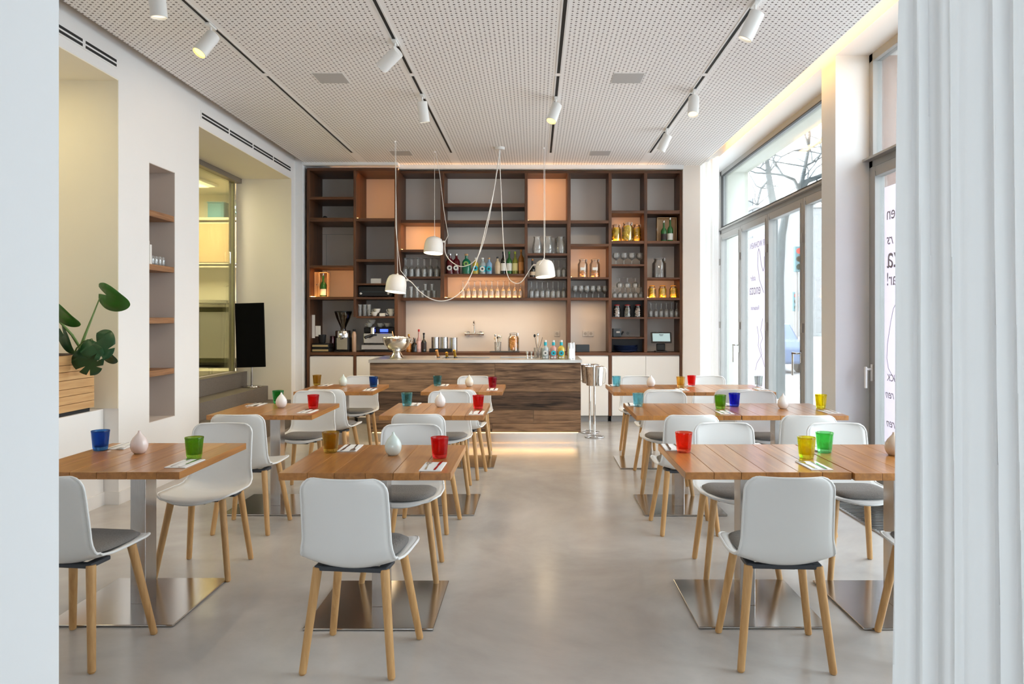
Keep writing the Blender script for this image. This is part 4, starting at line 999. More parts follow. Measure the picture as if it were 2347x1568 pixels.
o = MB().box(SX(918.2, MD), SX(1558, MD), MD+.002, BK, WZ-.042, WZ, .002).build('worktop', M['caseh']); tag(o, 'long dark wooden back worktop below the tap and the sockets', 'worktop')
def base(x0, x1, d, n, label):
    t = thing('base_cabinet', label, 'cabinet', (0, 0, 0))
    MB().box(x0, x1, d+.025, BK, .09, .93).build('body', M['door'], t)
    MB().box(x0, x1, d+.08, BK, 0, .088).build('plinth', M['grey'], t)
    w = (x1-x0)/n
    for i in range(n): MB().box(x0+i*w+.002, x0+(i+1)*w-.002, d+.004, d+.024, .092, .918, .002).build('door', M['door'], t)
base(SX(709.5, LD), SX(809.5, LD), LD, 1, 'white base cabinet under the coffee grinder')
base(SX(816.5, LD), SX(911, LD), LD, 1, 'white base cabinet under the coffee machine')
base(SX(918.5, MD), SX(1299.5, MD), MD, 4, 'long white base cabinet hidden mostly by the bar')
base(SX(1308.5, MD), SX(1394.5, MD), MD, 1, 'white base cabinet behind the ice bucket stands')
base(SX(1402.5, MD), SX(1557.5, MD), MD, 2, 'white two-door base cabinet under the screen')
# lit cells: thin warm strips at the back edges of the cell top
def lit(x0, x1, y0, y1, d, p, side=0):
    X0, X1, Z0, Z1 = SX(x0, d)+.01, SX(x1, d)-.01, z_at(y1, d), z_at(y0, d)
    par = lu if d == LD else mu
    MB().box(X0, X0+.006, d+.03, BK-.03, Z0+.002, Z0+.009).build('led_strip', M['ledw'], par)
    light('shelf_strip', 'AREA', ((X0+X1)/2, d+.10, Z1-.012), p*.42, WARM, (X1-X0)*.9, .03, (math.radians(28), 0, 0))
    light('shelf_strip', 'AREA', ((X0+X1)/2, d+.10, Z0+.012), p*.3, WARM, (X1-X0)*.9, .03, (PI-math.radians(28), 0, 0))
lit(816, 904, 391, 500, LD, 2.2); lit(709, 810, 613.5, 680.5, LD, 2.6)
lit(918, 1009.5, 511, 572, MD, 3.0); lit(1018, 1202.5, 632, 682.5, MD, 5.5); lit(1209, 1300, 397, 505, MD, 3.0)
lit(1308, 1395, 565, 635.5, MD, 1.8); lit(1402, 1476.5, 489, 552, MD, 1.8); lit(1483.5, 1558, 640, 682.5, MD, 1.3)
light('worktop_strip', 'AREA', (SX(1110, MD), MD+.15, z_at(690, MD)), 4.5, (1, .68, .40), 2.1, .03)
light('worktop_strip', 'AREA', (SX(1350, MD), MD+.15, z_at(690, MD)), 1.2, (1, .68, .40), .4, .03)
light('added_ceiling_glow', 'AREA', (-.5, 9.985, 3.506), 2.5, (1, .55, .25), 4.6, .02, (-2.0, 0, 0))  # added area light for the warm ceiling glow; no strip is modelled here
# wall panel seams behind the first column
b = MB()
for q in ((729, 810, 537, 537.6), (747, 747.6, 537, 681)): b.box(SX(q[0], 10.5), SX(q[1], 10.5), 10.512, 10.522, SZ(q[3], 10.5), SZ(q[2], 10.5))
struct(b, 'trim_4', M['grey'], 'fine seams of the wall hatch')

# ------------------------------------------------------------------ shelf contents
DG = 10.24
def zs(py, d=MD): return z_at(py, d)+.0006        # board top
def Xs(px, d=DG): return SX(px, d)
def hh(px, d=DG): return px*d/F
lib = {}
def put(kind, prof, m, x, y, z, s=(1, 1, 1), label='', cat='glass', group=None, seg=18, rz=0, flip=0):
    if kind not in lib:
        o = MB().lathe(prof, seg=seg).build(kind, m); lib[kind] = o
    else: o = lib[kind].copy(); C.objects.link(o)
    o.location = (x, y, z); o.scale = s
    if rz: o.rotation_euler = (0, 0, rz)
    tag(o, label, cat, group); return o
# unit-height profiles (z 0..1), radius scaled separately
G_STEM = [(.5, 1), (.5, .985), (.08, .95), (.06, .62), (.2, .55), (.46, .40), (.5, .2), (.44, .0), (.42, .0), (.47, .2), (.42, .39), (.15, .52), (.002, .53)]   # upturned stemmed glass
G_STEM = [(.5, 1.0), (.5, .985), (.10, .95), (.07, .62), (.20, .56), (.46, .42), (.50, .22), (.44, 0), (.425, 0), (.475, .22), (.43, .40), (.15, .53), (.002, .54)]
G_UP = [(.42, 0), (.42, .012), (.06, .05), (.045, .36), (.16, .42), (.44, .58), (.5, .74), (.40, 1), (.385, 1), (.475, .74), (.42, .60), (.12, .44), (.002, .43)]
G_TUM = [(.40, 0), (.42, .01), (.5, 1), (.48, 1), (.40, .08), (.002, .07)]
ORD = ['first', 'second', 'third', 'fourth', 'fifth', 'sixth', 'seventh', 'eighth', 'ninth', 'tenth', 'eleventh']
def row(kind, prof, x0, x1, n, ztop_of_board, hpx, wpx, label, group, d=DG, rows=1, z0=0, gap=.085):
    h, w = hh(hpx, d), hh(wpx, d); base_ = label+', counted from the planter side'
    for r in range(rows):
        for i in range(n):
            px = x0+(x1-x0)*(i+.5)/n
            label = ORD[i]+(' rear-rank ' if r else ' ')+base_
            put(kind, prof, M['glass'], Xs(px, d), d+r*gap, ztop_of_board+z0, (w, w, h), label, 'glass', group)
row('stemmed_glass', G_STEM, 921, 1008, 6, zs(634), 44, 13.5, 'upturned glass on the board above the small tumblers', 'upturned glasses, planter side cell', rows=2)
row('water_tumbler', G_TUM, 921, 963, 3, zs(682.5), 26, 10.5, 'upturned tumbler beside the stacked small tumblers', 'tumblers, planter side cell')
for i, px in enumerate((968, 982, 995)):
    put('water_tumbler', G_TUM, M['glass'], Xs(px), DG, zs(682.5), (hh(11), hh(11), hh(17)), ORD[i]+' small tumbler in the lower layer of the stack', 'glass', 'stacked small tumblers')
for i, px in enumerate((975, 990)):
    put('water_tumbler', G_TUM, M['glass'], Xs(px), DG, zs(682.5)+hh(17), (hh(10), hh(10), hh(15)), ORD[i]+' small tumbler in the upper layer of the stack', 'glass', 'stacked small tumblers')
row('wine_glass', G_STEM, 1054, 1200, 11, zs(682.5), 40, 12.5, 'upturned wine glass in the long lit cell', 'wine glasses in the lit cell', rows=2)
row('goblet', G_STEM, 1212, 1298, 7, zs(682.5), 38, 12, 'upturned goblet beneath the champagne bottle', 'goblets below the champagne bottle')
row('tall_glass', G_STEM, 1240, 1298, 5, zs(634.5), 41, 12, 'upturned stemmed glass beside the champagne bottle', 'glasses beside the champagne bottle')
row('balloon_glass', G_UP, 1311, 1393, 6, zs(682.5), 28, 13, 'rounded glass under the cookie jars', 'rounded glasses under the cookie jars', rows=2)
row('balloon_glass', G_STEM, 1403, 1475, 4, zs(605.5), 27, 17.5, 'upturned balloon glass below the lemon jars', 'balloon glasses below the lemon jars')
row('stacked_glass', G_STEM, 1403, 1475, 6, zs(682.5), 24, 12, 'lower-layer glass under the balloon glasses', 'two layers of upturned glasses')
row('stacked_glass', G_STEM, 1411, 1465, 3, zs(682.5), 22, 15, 'upper-layer glass under the balloon glasses', 'two layers of upturned glasses', z0=hh(24))
row('short_glass', G_STEM, 1486, 1557, 6, zs(727), 33, 11, 'upturned short glass above the screen', 'upturned glasses above the screen')
for i, px in enumerate((824, 835, 845)):
    put('water_tumbler', G_TUM, M['glass'], Xs(px, 10.0), 10.02, zs(725, LD), (hh(11, 10), hh(11, 10), hh(14, 10)), ORD[i]+' lower tumbler of the stacks beside the coffee cups', 'glass', 'tumbler stacks beside the cups')
    put('water_tumbler', G_TUM, M['glass'], Xs(px, 10.0), 10.02, zs(725, LD)+hh(14, 10), (hh(11, 10), hh(11, 10), hh(13, 10)), ORD[i]+' upper tumbler of the stacks beside the coffee cups', 'glass', 'tumbler stacks beside the cups')
# carafes
CAR = [(.40, 0), (.46, .02), (.50, .25), (.44, .55), (.33, .82), (.32, .9), (.36, 1), (.345, 1), (.30, .9), (.31, .82), (.42, .55), (.48, .25), (.44, .04), (.002, .03)]
for i, (px, dd) in enumerate(((1231, 10.2), (1256, 10.2), (1268, 10.36), (1285, 10.2))):
    put('glass_carafe', CAR, M['glass'], Xs(px, dd), dd, zs(580.5), (hh(23), hh(23), hh(39)), ['clear carafe at the bottle side of its shelf', 'clear carafe in the middle of the row behind the lamp cable', 'clear carafe set back behind the others', 'clear carafe at the jar side of its shelf'][i], 'carafe', 'carafes', seg=28)

# bottles
def bottle(name, label, px, base_z, d, hpx, wpx, gl, lab=None, cap=None, neck=.32, shoulder=.62, group=None, lz=(.15, .48), liquid=None, roundlab=None, cx=None, cy=None):
    h, w = hh(hpx, d), hh(wpx, d)/2
    x = Xs(px, d)
    t = thing(name, label, 'bottle', (x, d, base_z), 0, group)
    nr = w*neck
    MB().lathe([(w*.9, 0), (w, .012*h), (w, shoulder*h), (w*.8, (shoulder+.07)*h), (nr*1.1, (shoulder+.16)*h), (nr, .93*h), (nr*1.15, .935*h), (nr*1.15, .96*h), (.001, .962*h)], seg=24).build('bottle_body', gl, t)
    if lab: MB().lathe([(w*1.012, lz[0]*h), (w*1.014, lz[0]*h+.001), (w*1.014, lz[1]*h), (w*1.012, lz[1]*h+.001)], seg=24, cap0=False, cap1=False).build('label', lab, t)
    if roundlab: 
        MB().cyl((0, -w*.97, (lz[0]+lz[1])/2*h), (0, -w*1.06, (lz[0]+lz[1])/2*h), min(w*.85, .03*1.2), seg=24).build('round_label', roundlab, t)
        MB().cyl((0, -w*1.06, (lz[0]+lz[1])/2*h), (0, -w*1.08, (lz[0]+lz[1])/2*h), min(w*.85, .03*1.2)*.42, seg=16).build('label_motif', M['slate'], t)
    if cap: MB().lathe([(nr*1.2, .90*h), (nr*1.25, .905*h), (nr*1.25, .995*h), (nr*1.0, h)], seg=16).build('cap', cap, t)
    return t
def bm_(n, c, tr=.0, r=.08): return mat(n, c, r, trans=tr, var=.03, coat=.3)
gd = bm_('dark_red_bottle_glass', (.10, .008, .012)); gg = bm_('green_bottle_glass', (.01, .16, .09)); gc = bm_('clear_bottle_glass', (.62, .72, .74), .4); gp = bm_('pink_gin', (.80, .45, .40), .3)
gy = bm_('yellow_gin', (.80, .62, .10), .3); gk = bm_('nearly_black_bottle_glass', (.012, .014, .012)); go = bm_('olive_bottle_glass', (.22, .24, .03)); gb = bm_('amber_bottle_glass', (.35, .13, .02)); gv = bm_('wine_green_glass', (.02, .13, .03)); gu = bm_('blue_bottle_glass', (.25, .42, .62))
lw = mat('white_label', (.80, .80, .76), .7); lc = mat('cyan_label', (.03, .50, .62), .6); lb = mat('beige_label', (.70, .55, .38), .7); lo = mat('orange_label', (.70, .32, .10), .7); lgn = mat('green_label', (.25, .45, .12), .7); lk = mat('dark_label', (.03, .02, .02), .5); lpk = mat('pale_pink_label', (.78, .52, .50), .7)
ck = M['black']; cw = M['lampw']; cg = mat('green_cap', (.05, .30, .05), .4); cgo = mat('gold_foil', (.75, .42, .06), .35, .6); cr = mat('red_cap', (.45, .03, .03), .4)
ZB = zs(627.5)
bg_ = 'bottles above the long lit cell'
bottle('swing_top_bottle', 'dark red swing-top bottle at the planter end of the bottle row', 1031.5, ZB, DG, 47, 18, gd, roundlab=lw, cap=M['steel'], shoulder=.62, group=bg_, lz=(.2, .4))
bottle('swing_top_bottle', 'dark red swing-top bottle second in the bottle row', 1046, ZB, DG, 47, 17, gd, roundlab=lw, cap=M['steel'], group=bg_, lz=(.2, .4))
bottle('liqueur_bottle', 'wide green glass bottle with yellow emblem', 1069, ZB, DG, 47, 20, gg, roundlab=lgn, cap=M['cork'], shoulder=.6, group=bg_, lz=(.4, .6))
bottle('gin_bottle', 'yellowish gin bottle with round cyan label on the bottle shelf', 1090, ZB, DG, 38, 14, gy, roundlab=lc, cap=cw, group=bg_, lz=(.2, .5))
bottle('gin_bottle', 'clear gin bottle with pale cyan label on the bottle shelf', 1106, ZB, DG, 38, 15, gc, lab=lc, roundlab=lw, cap=cw, group=bg_)
bottle('gin_bottle', 'bluish gin bottle with round cyan label on the bottle shelf', 1121, ZB, DG, 38, 14, gu, roundlab=lc, cap=M['cork'], group=bg_)
bottle('spirit_bottle', 'beige-labelled bottle with dark blue cap', 1140.5, ZB, DG, 40, 13, bm_('cream_liqueur', (.66, .52, .34)), lab=lb, cap=ck, group=bg_)
bottle('spirit_bottle', 'dark bottle with white label and black cap', 1153.5, ZB, DG, 52, 12, gk, lab=lw, cap=ck, group=bg_, shoulder=.58)
bottle('spirit_bottle', 'bottle with white and green label and green cap', 1167, ZB, DG, 52, 12.5, gv, lab=lw, cap=cg, group=bg_, shoulder=.58)
bottle('spirit_bottle', 'yellow-green bottle with pale label and lime cap', 1180.5, ZB, DG, 52, 12.5, go, lab=mat('pale_yellow_label', (.78, .74, .35), .7), cap=mat('lime_cap', (.45, .55, .05), .4), group=bg_, shoulder=.58)
bottle('spirit_bottle', 'tall amber bottle with orange label at the window end of the row', 1194.5, ZB, DG, 57, 12.5, gb, lab=lo, cap=lo, group=bg_, shoulder=.62)
bottle('champagne_bottle', 'dark champagne bottle with orange foil beside the upturned glasses', 1220.5, zs(634.5), DG, 42, 13, gk, lab=lb, cap=lo, neck=.3, shoulder=.42, lz=(.1, .3))
# wine boxes
def winebox(name, label, x0, x1, zb, h, d, open_):
    t = thing(name, label, 'box', ((x0+x1)/2, d, zb)); w = (x1-x0)/2
    b = MB()
    if open_: b.box(-w, -w+.008, -.05, .05, 0, h).box(w-.008, w, -.05, .05, 0, h).box(-w, w, .042, .05, 0, h).box(-w, w, -.05, .05, 0, .008).box(-w, w, -.05, .05, h-.008, h)
    else: b.box(-w, w, -.05, .05, 0, h, .002)
    b.build('box_body', M['winebox'], t)
    MB().cyl((w*.0, -.05, h*.5), (w*.0, -.056, h*.5), .008, seg=10).build('clasp', M['steel'], t) if not open_ else MB().box(-w-.004, -w, -.06, -.04, h*.45, h*.55).build('clasp', M['steel'], t)
    return t
Z1 = zs(680.5, LD)
winebox('wine_box', 'open plywood wine box holding a green bottle in the lit cell', Xs(732, 10.1), Xs(752.5, 10.1), Z1, hh(57, 10.1), 10.12, True)
winebox('thin_wine_box', 'thin plywood case standing beside the boxed green bottle', Xs(718, 10.1), Xs(731, 10.1), Z1, hh(58, 10.1), 10.18, False)
bottle('wine_bottle', 'green bottle with white label in the plywood box of the lit cell', 741, Z1+.009, 10.10, 53, 14, gv, lab=lw, cap=M['steel'], shoulder=.5, lz=(.06, .32))
Z2 = zs(552)
winebox('wine_box', 'open plywood box with two green bottles near the curtain', Xs(1507, 10.2), Xs(1552, 10.2), Z2, hh(56, 10.2), 10.28, True)
bottle('wine_bottle', 'green bottle with dark label in the plywood box', 1521.5, Z2, 10.17, 47, 13.5, gv, lab=lk, cap=M['steel'], shoulder=.5, lz=(.05, .35), group='green bottles in the box')
bottle('wine_bottle', 'green bottle with pale label in the plywood box', 1536, Z2, 10.17, 54, 13, gv, lab=lw, cap=M['steel'], shoulder=.5, lz=(.05, .32), group='green bottles in the box')
# jars
lem = mat('lemon_slice_yellow', (.98, .62, .015), .3, var=.25, vscale=30); org = mat('preserved_orange', (.85, .33, .02), .3, var=.2, vscale=30); coo = mat('cookie_tan', (.62, .38, .16), .8, var=.3, vscale=60); bon = mat('pale_sweets', (.70, .58, .50), .6, var=.4, vscale=60); olv = mat('grey_green_herbs', (.30, .30, .22), .8, var=.5, vscale=60)
def jar(label, px, zb, d, hpx, wpx, fill, fillh=.8, size=.03, n=26, lab=False, lid='clip', seed=1, cat='jar', group=None):
    h, w = hh(hpx, d), hh(wpx, d)/2; x = Xs(px, d)
    t = thing('storage_jar', label, cat, (x, d, zb), 0, group)
    MB().lathe([(w*.9, 0), (w, .02*h), (w, .70*h), (w*.72, .83*h), (w*.70, .88*h), (w*.74, .90*h), (w*.70, .91*h), (w*.66, .88*h), (w*.68, .83*h), (w*.955, .69*h), (w*.955, .03*h), (.001, .025*h)], seg=28).build('glass_body', M['jarglass'], t)
    MB().lathe([(w*.70, .912*h), (w*.74, .918*h), (w*.74, .955*h), (w*.5, .985*h), (.2*w, h)], seg=28).build('lid', M['glass'] if lid == 'clip' else lid, t)
    if lid == 'clip': MB().tube([(w*.78*math.cos(a*PI/8), w*.78*math.sin(a*PI/8), .90*h) for a in range(17)], .0018, 5).box(w*.72, w*.86, -.006, .006, .84*h, .97*h).build('wire_clip', M['steel'], t)
    if fill:
        rnd = random.Random(seed); b = MB()
        for k in range(n):
            a = rnd.uniform(0, 6.28); r = w*.80*math.sqrt(rnd.uniform(.1, 1))-size*.35; z = .03*h+size*.4+(fillh*.86*h-size)*(k/n)
            R = Matrix.Rotation(rnd.uniform(0, 3), 4, 'X') @ Matrix.Rotation(rnd.uniform(0, 3), 4, 'Y')
            q = Vector((max(r, 0)*math.cos(a), max(r, 0)*math.sin(a), z))
            if fill in (lem, org): b.blob(q, size*.62, size*.62, size*.55, 2)
            else: b.blob(q, size*.6, size*.45, size*.35, 1)
        b.build('filling', fill, t)['kind'] = 'stuff'
    if lab: MB().box(-w*.5, w*.5, -w*1.03, -w*1.0, .38*h, .52*h).build('label', lw, t)
    return t
ZE = zs(552)
jar('jar of lemon slices at the cookie jar side of the lit cell', 1412, ZE, DG, 41, 23, lem, .95, .042, 80, seed=1)
jar('larger glowing jar of lemon slices in the middle of the lit cell', 1438, ZE, DG-.04, 45, 27, lem, .95, .045, 80, seed=2)
jar('jar of small lemons nearer the plywood box', 1459.5, ZE, DG+.04, 42, 21, lem, .95, .038, 80, seed=3)
ZD = zs(635.5)
jar('tall jar of cookies at the carafe side, labelled', 1335.5, ZD, DG, 44, 23, coo, .45, .03, 30, lab=True, seed=4)
jar('tall jar of cookies closer to the lemon jars, labelled', 1363, ZD, DG, 44, 24, coo, .5, .035, 30, lab=True, seed=5)
jar('big empty clip-top jar above the small lemon jars', 1510.5, zs(636), DG, 47, 32, None)
for px, l in ((1494.5, 'small lemon jar closest to the stacked upturned glasses'), (1518.5, 'small lemon jar in the middle of three, brightly lit'), (1543.5, 'small lemon jar beside the outer upright')):
    jar(l, px, zs(682.5), DG, 29, 18.5, lem, .95, .036, 50, lid=cgo, seed=px)
for px, f, l in ((1414, bon, 'jar of pale sweets in the black-backed cell, carafe side'), (1438, olv, 'jar of grey green herbs between the jars of sweets'), (1462, bon, 'jar of pale sweets in the black-backed cell, screen side')):
    jar(l, px, zs(727), 10.20, 29, 17.5, f, .9, .03, 26, lid=cr, seed=int(px))
jar('jar of preserved oranges on the tray beside the utensil glass', 1177, WZ+.012, DG, 43, 26, org, .95, .062, 40, seed=8)
o = MB().blob((Xs(745, 10.1), 10.1, zs(499, LD)+.026), .032, .032, .026, 3).build('black_ball', M['black']); tag(o, 'small black round object high in the first shelf column', 'ball')

# planter-side worktop: boxes, grinder, coffee machine
LZ = WZL+.0006
t = thing('stacked_boxes', 'two flat dark boxes with gold bands at the end of the worktop', 'box', (Xs(735, 10.05), 10.08, LZ))
MB().box(-.105, .14, -.1, .12, 0, .055, .003).box(-.10, .135, -.1, .12, .058, .118, .003).build('box_body', M['black'], t)
MB().box(-.095, .125, -.104, -.1, .012, .038).box(-.095, .12, -.104, -.1, .075, .10).build('gold_band', mat('dull_gold_print', (.50, .38, .18), .5), t)
o = MB().lathe([(.040, 0), (.044, .01), (.055, .118), (.052, .12), (.04, .012), (.001, .012)], seg=24).build('black_pot', M['black']); o.location = (Xs(738.5, 10.05), 10.05, LZ+.119); tag(o, 'black pot standing on the two flat boxes', 'pot')
for (px0, px1, y0, y1, l) in ((709.5, 722, 722, 775, 'long narrow paper slip hanging beside the outer upright'), (723, 735, 747, 771, 'small paper slip stuck below the long one')):
    o = MB().box(SX(px0, 10.02), SX(px1, 10.02), 10.018, 10.021, SZ(y1, 10.02), SZ(y0, 10.02)).build('paper_note', M['card']); tag(o, l, 'note')
t = thing('glass_teapot', 'pinkish glass jug between the paper notes and the grinder', 'jug', (Xs(763.5, 10.25), 10.25, LZ))
MB().lathe([(.04, 0), (.046, .01), (.046, .12), (.040, .18), (.042, .21), (.038, .215), (.036, .18), (.04, .12), (.04, .02), (.001, .015)], seg=24).build('body', pane('pink_tinted_glass', (.80, .55, .62), .5, .1), t)
MB().tube([(.045, 0, .18), (.075, 0, .17), (.075, 0, .08), (.046, 0, .06)], .006).build('handle', M['glass'], t)
t = thing('coffee_grinder', 'coffee grinder with smoked bean hopper and steel body', 'coffee grinder', (Xs(785, 10.08), 10.12, LZ))
MB().box(-.105, .105, -.10, .12, 0, .02, .006).box(-.098, .098, -.06, .12, .02, .20, .01).build('housing', M['black'], t)
MB().box(-.075, .075, -.068, -.06, .03, .195, .003).build('front_plate', M['steel'], t)
MB().lathe([(.10, .195), (.108, .20), (.108, .285), (.10, .295), (.05, .30)], seg=32).build('collar', M['steel'], t)
MB().box(-.022, .008, -.112, -.104, .235, .255).build('display', emis('small_display', (.7, .85, 1), 2), t)
h_ = MB().lathe([(.036, .295), (.036, .335), (.055, .38), (.095, .47), (.116, .545), (.116, .55), (.112, .55), (.09, .47), (.05, .38), (.032, .335)], seg=32, cap0=False, cap1=False).build('bean_hopper', pane('smoked_hopper', (.50, .42, .33), .4, .08), t)
MB().lathe([(.03, .31), (.030, .335), (.048, .38), (.083, .455), (.07, .47), (.001, .475)], seg=28).build('coffee_beans', mat('coffee_beans', (.05, .02, .012), .5, var=.5, vscale=120, bump=.6), h_)
MB().lathe([(.12, .548), (.12, .562), (.11, .566), (.001, .567)], seg=32).build('hopper_lid', M['black'], h_)
MB().cyl((.0, -.10, .2), (.0, -.115, .18), .012).build('spout', M['chrome'], t)
bottle('syrup_bottle', 'slim pale bottle between the grinder and the coffee machine', 811.5, LZ+.0, 10.08, 52, 10.5, bm_('pale_brown_syrup', (.62, .40, .27)), cap=ck, neck=.5, shoulder=.75)
t = thing('coffee_machine', 'chrome and black espresso machine half hidden by the ice bowl', 'coffee machine', (Xs(866, 10.08), 10.14, LZ))
MB().box(-.22, .23, -.10, .16, .03, .10, .006).box(-.20, .21, -.06, .16, .115, .26, .01).build('steel_front', M['steel'], t)
MB().box(-.21, .22, .0, .17, .26, .34, .01).box(-.20, .21, -.055, .1, .10, .116).box(-.18, .2, -.08, .1, 0, .03).build('black_body', M['black'], t)
MB().cyl((-.06, -.10, .245), (-.06, -.10, .335), .034, seg=24).cyl((-.06, -.10, .335), (-.06, -.10, .35), .045, seg=24).build('brew_group', M['chrome'], t)
MB().cyl((-.06, -.12, .24), (-.15, -.20, .20), .014, .02, 14).cyl((-.06, -.10, .22), (-.06, -.10, .245), .038, seg=24).build('portafilter', M['black'], t)
MB().box(.02, .13, -.012, -.002, .275, .315).build('blue_display', emis('blue_display', (.05, .10, .9), 3), t)
def cup(px, py_base, d, label, zb=None, lean=0):
    t = thing('coffee_cup', label, 'cup', (Xs(px, d), d, zb), lean, 'white coffee cups')
    MB().lathe([(.022, 0), (.026, .004), (.042, .03), (.048, .058), (.045, .058), (.039, .03), (.022, .01), (.001, .008)], seg=24).build('bowl', M['ceramic'], t)
    MB().tube([(-.044, 0, .048), (-.066, 0, .046), (-.068, 0, .026), (-.038, 0, .018)], .0045, 8).build('handle', M['ceramic'], t)
CZ = zs(725, LD)
cup(858, 0, 10.0, 'white coffee cup at the bottom of the pair beside the tumblers', CZ); cup(864, 0, 10.01, 'white coffee cup stacked on the pair beside the tumblers', CZ+.045)
cup(897, 0, 10.0, 'white coffee cup at the bottom, beside the tall upright', CZ); cup(897, 0, 10.02, 'white coffee cup stacked beside the tall upright', CZ+.045)
CM = LZ+.3405
cup(847, 0, 10.2, 'white cup on the coffee machine, grinder side', CM, .4); cup(853, 0, 10.21, 'white cup stacked on the grinder-side cup of the coffee machine', CM+.045, .2); cup(872, 0, 10.22, 'white cup in the middle of the coffee machine top', CM, 2.5); cup(888, 0, 10.22, 'white cup on the coffee machine closest to the tall upright', CM, 2.8)
o = MB().box(-.035, .04, -.03, .03, 0, .042, .002).build('small_card_box', M['card']); o.location = (Xs(876, 9.98), 9.99, CZ); tag(o, 'small white box between the coffee cups', 'box')
o = MB().box(-.07, .07, -.02, .02, 0, .072, .002).build('small_card_box', M['card']); o.location = (Xs(862, 10.05), 10.05, zs(649.5, LD)); tag(o, 'white card box on top of the black amplifier shelf', 'box')
t = thing('amplifier', 'black hi-fi amplifier in the second shelf column', 'amplifier', (Xs(859, 10.0), 10.14, zs(681, LD)))
MB().box(-.228, .245, -.14, .2, .012, .15, .006).build('case', M['black'], t)
MB().box(-.2, .2, -.145, -.14, .07, .082).build('display_slot', M['slate'], t)
MB().cyl((-.19, -.14, .05), (-.19, -.16, .05), .018).cyl((.19, -.14, .05), (.19, -.16, .05), .018).build('knob', M['steel'], t)
MB().box(-.22, -.18, -.12, .15, 0, .012).box(.18, .22, -.12, .15, 0, .012).build('foot', M['black'], t)
# back worktop things behind the bar
bz = WZ+.0006
for a in ((937, 30+11, 11, gb, lo, cgo, 'amber bottle with yellow cap beside the ice bowl'), (950, 33, 15, gk, None, M['steel'], 'dark crystal-cut bottle behind the ice bowl'), (960, 52, 11.5, bm_('pink_liqueur', (.72, .45, .42), .2), lpk, cr, 'clear bottle with pink label and red cap'), (971.5, 44, 12, gk, lk, ck, 'black bottle with orange print beside the steel canisters')):
    bottle('spirit_bottle', a[6], a[0], bz, 10.22, a[1], a[2], a[3], lab=a[4], cap=a[5], group='bottles on the back worktop', shoulder=.5)
t = thing('canister_tray', 'black tray under two of the steel canisters', 'tray', (Xs(1010, DG), DG, bz))
MB().box(-.155, .165, -.06, .06, 0, .05, .004).build('tray', M['black'], t)
for i, (px, dd, zb) in enumerate(((998, DG, bz+.0506), (1018, DG, bz+.0506), (1039.5, DG+.0, bz))):
    t = thing('steel_canister', ['steel canister closest to the black bottle', 'steel canister in the middle of three', 'steel canister at the end of the three, standing lower'][i], 'canister', (Xs(px, dd), dd, zb), 0, 'steel canisters')
    hgt = hh(33 if i == 2 else 26, dd); MB().lathe([(.055, 0), (.057, .002), (.057, hgt-.01), (.054, hgt-.01)], seg=28).build('body', M['steelv'], t)
    MB().lathe([(.058, hgt-.0095), (.059, hgt-.008), (.058, hgt), (.001, hgt+.001)], seg=28).build('lid', M['steelv'], t)
t = thing('wall_tap', 'chrome wall-mounted mixer tap above the back worktop', 'tap', (Xs(1087, 10.45), 10.515, SZ(765, 10.45)))
MB().cyl((-.09, 0, 0), (-.09, -.02, 0), .032).cyl((.09, 0, 0), (.09, -.02, 0), .032).build('wall_rosette', M['chrome'], t)
MB().cyl((-.11, -.055, 0), (.11, -.055, 0), .018).cyl((-.09, -.01, 0), (-.09, -.055, 0), .012).cyl((.09, -.01, 0), (.09, -.055, 0), .012).build('mixer_body', M['chrome'], t)
MB().lathe([(.018, 0), (.026, .004), (.026, .03), (.02, .034)], (-.108, -.055, 0), 16, Matrix.Rotation(-PI/2, 3, 'Y')).lathe([(.018, 0), (.026, .004), (.026, .03), (.02, .034)], (.108, -.055, 0), 16, Matrix.Rotation(PI/2, 3, 'Y')).build('valve_handle', M['chrome'], t)
MB().tube([(0, -.055, .01), (0, -.055, .12), (0, -.065, .165), (0, -.10, .185), (0, -.17, .17), (0, -.20, .13)], .010, 12).build('spout', M['chrome'], t)
t = thing('serving_tray', 'dark tray under the utensil glass and the jar of oranges', 'tray', (Xs(1157, DG), DG, bz))
MB().box(-.21, .21, -.09, .09, 0, .011, .003).build('tray', M['slate'], t)
def utensils(px, d, zb, label, n, seed, hpx, mm, name='utensil_glass'):
    t = thing(name, label, 'utensil holder', (Xs(px, d), d, zb))
    MB().lathe([(.042, 0), (.045, .004), (.05, .13), (.047, .13), (.042, .01), (.001, .01)], seg=22).build('holder', M['glass'], t)
    rnd = random.Random(seed)
    for k in range(n):
        a = rnd.uniform(0, 6.28); b = MB(); q = Vector((.055*math.cos(a), .035*math.sin(a), hh(hpx)*rnd.uniform(.8, 1.05)))
        b.tube([(-.015*math.cos(a), -.01*math.sin(a), .012), q*.6+Vector((0, 0, .02)), q], .003, 6)
        if k % 2 == 0: b.blob(q, .014, .006, .02, 2)
        b.build('utensil', mm[k % len(mm)], t)
utensils(1141, DG, bz+.0116, 'glass holder full of bar spoons and stirrers on the tray', 9, 3, 36, [M['chrome'], M['chrome'], M['winebox'], M['chrome'], M['black']])
def sock(px, py, n, label):
    t = thing('wall_socket', label, 'socket', (SX(px, 10.5), 10.52, SZ(py, 10.5)))
    for i in range(n):
        x = (i-(n-1)/2)*.081
        MB().box(x-.04, x+.04, -.012, 0, -.04, .04, .003).build('cover_plate', M['socket'], t)
        MB().lathe([(.022, 0), (.022, .002), (.020, .002), (.019, -.004), (.001, -.004)], (x, -.0125, 0), 20, Matrix.Rotation(PI/2, 3, 'X')).build('socket_insert', mat('socket_insert', (.55, .52, .49), .5), t)
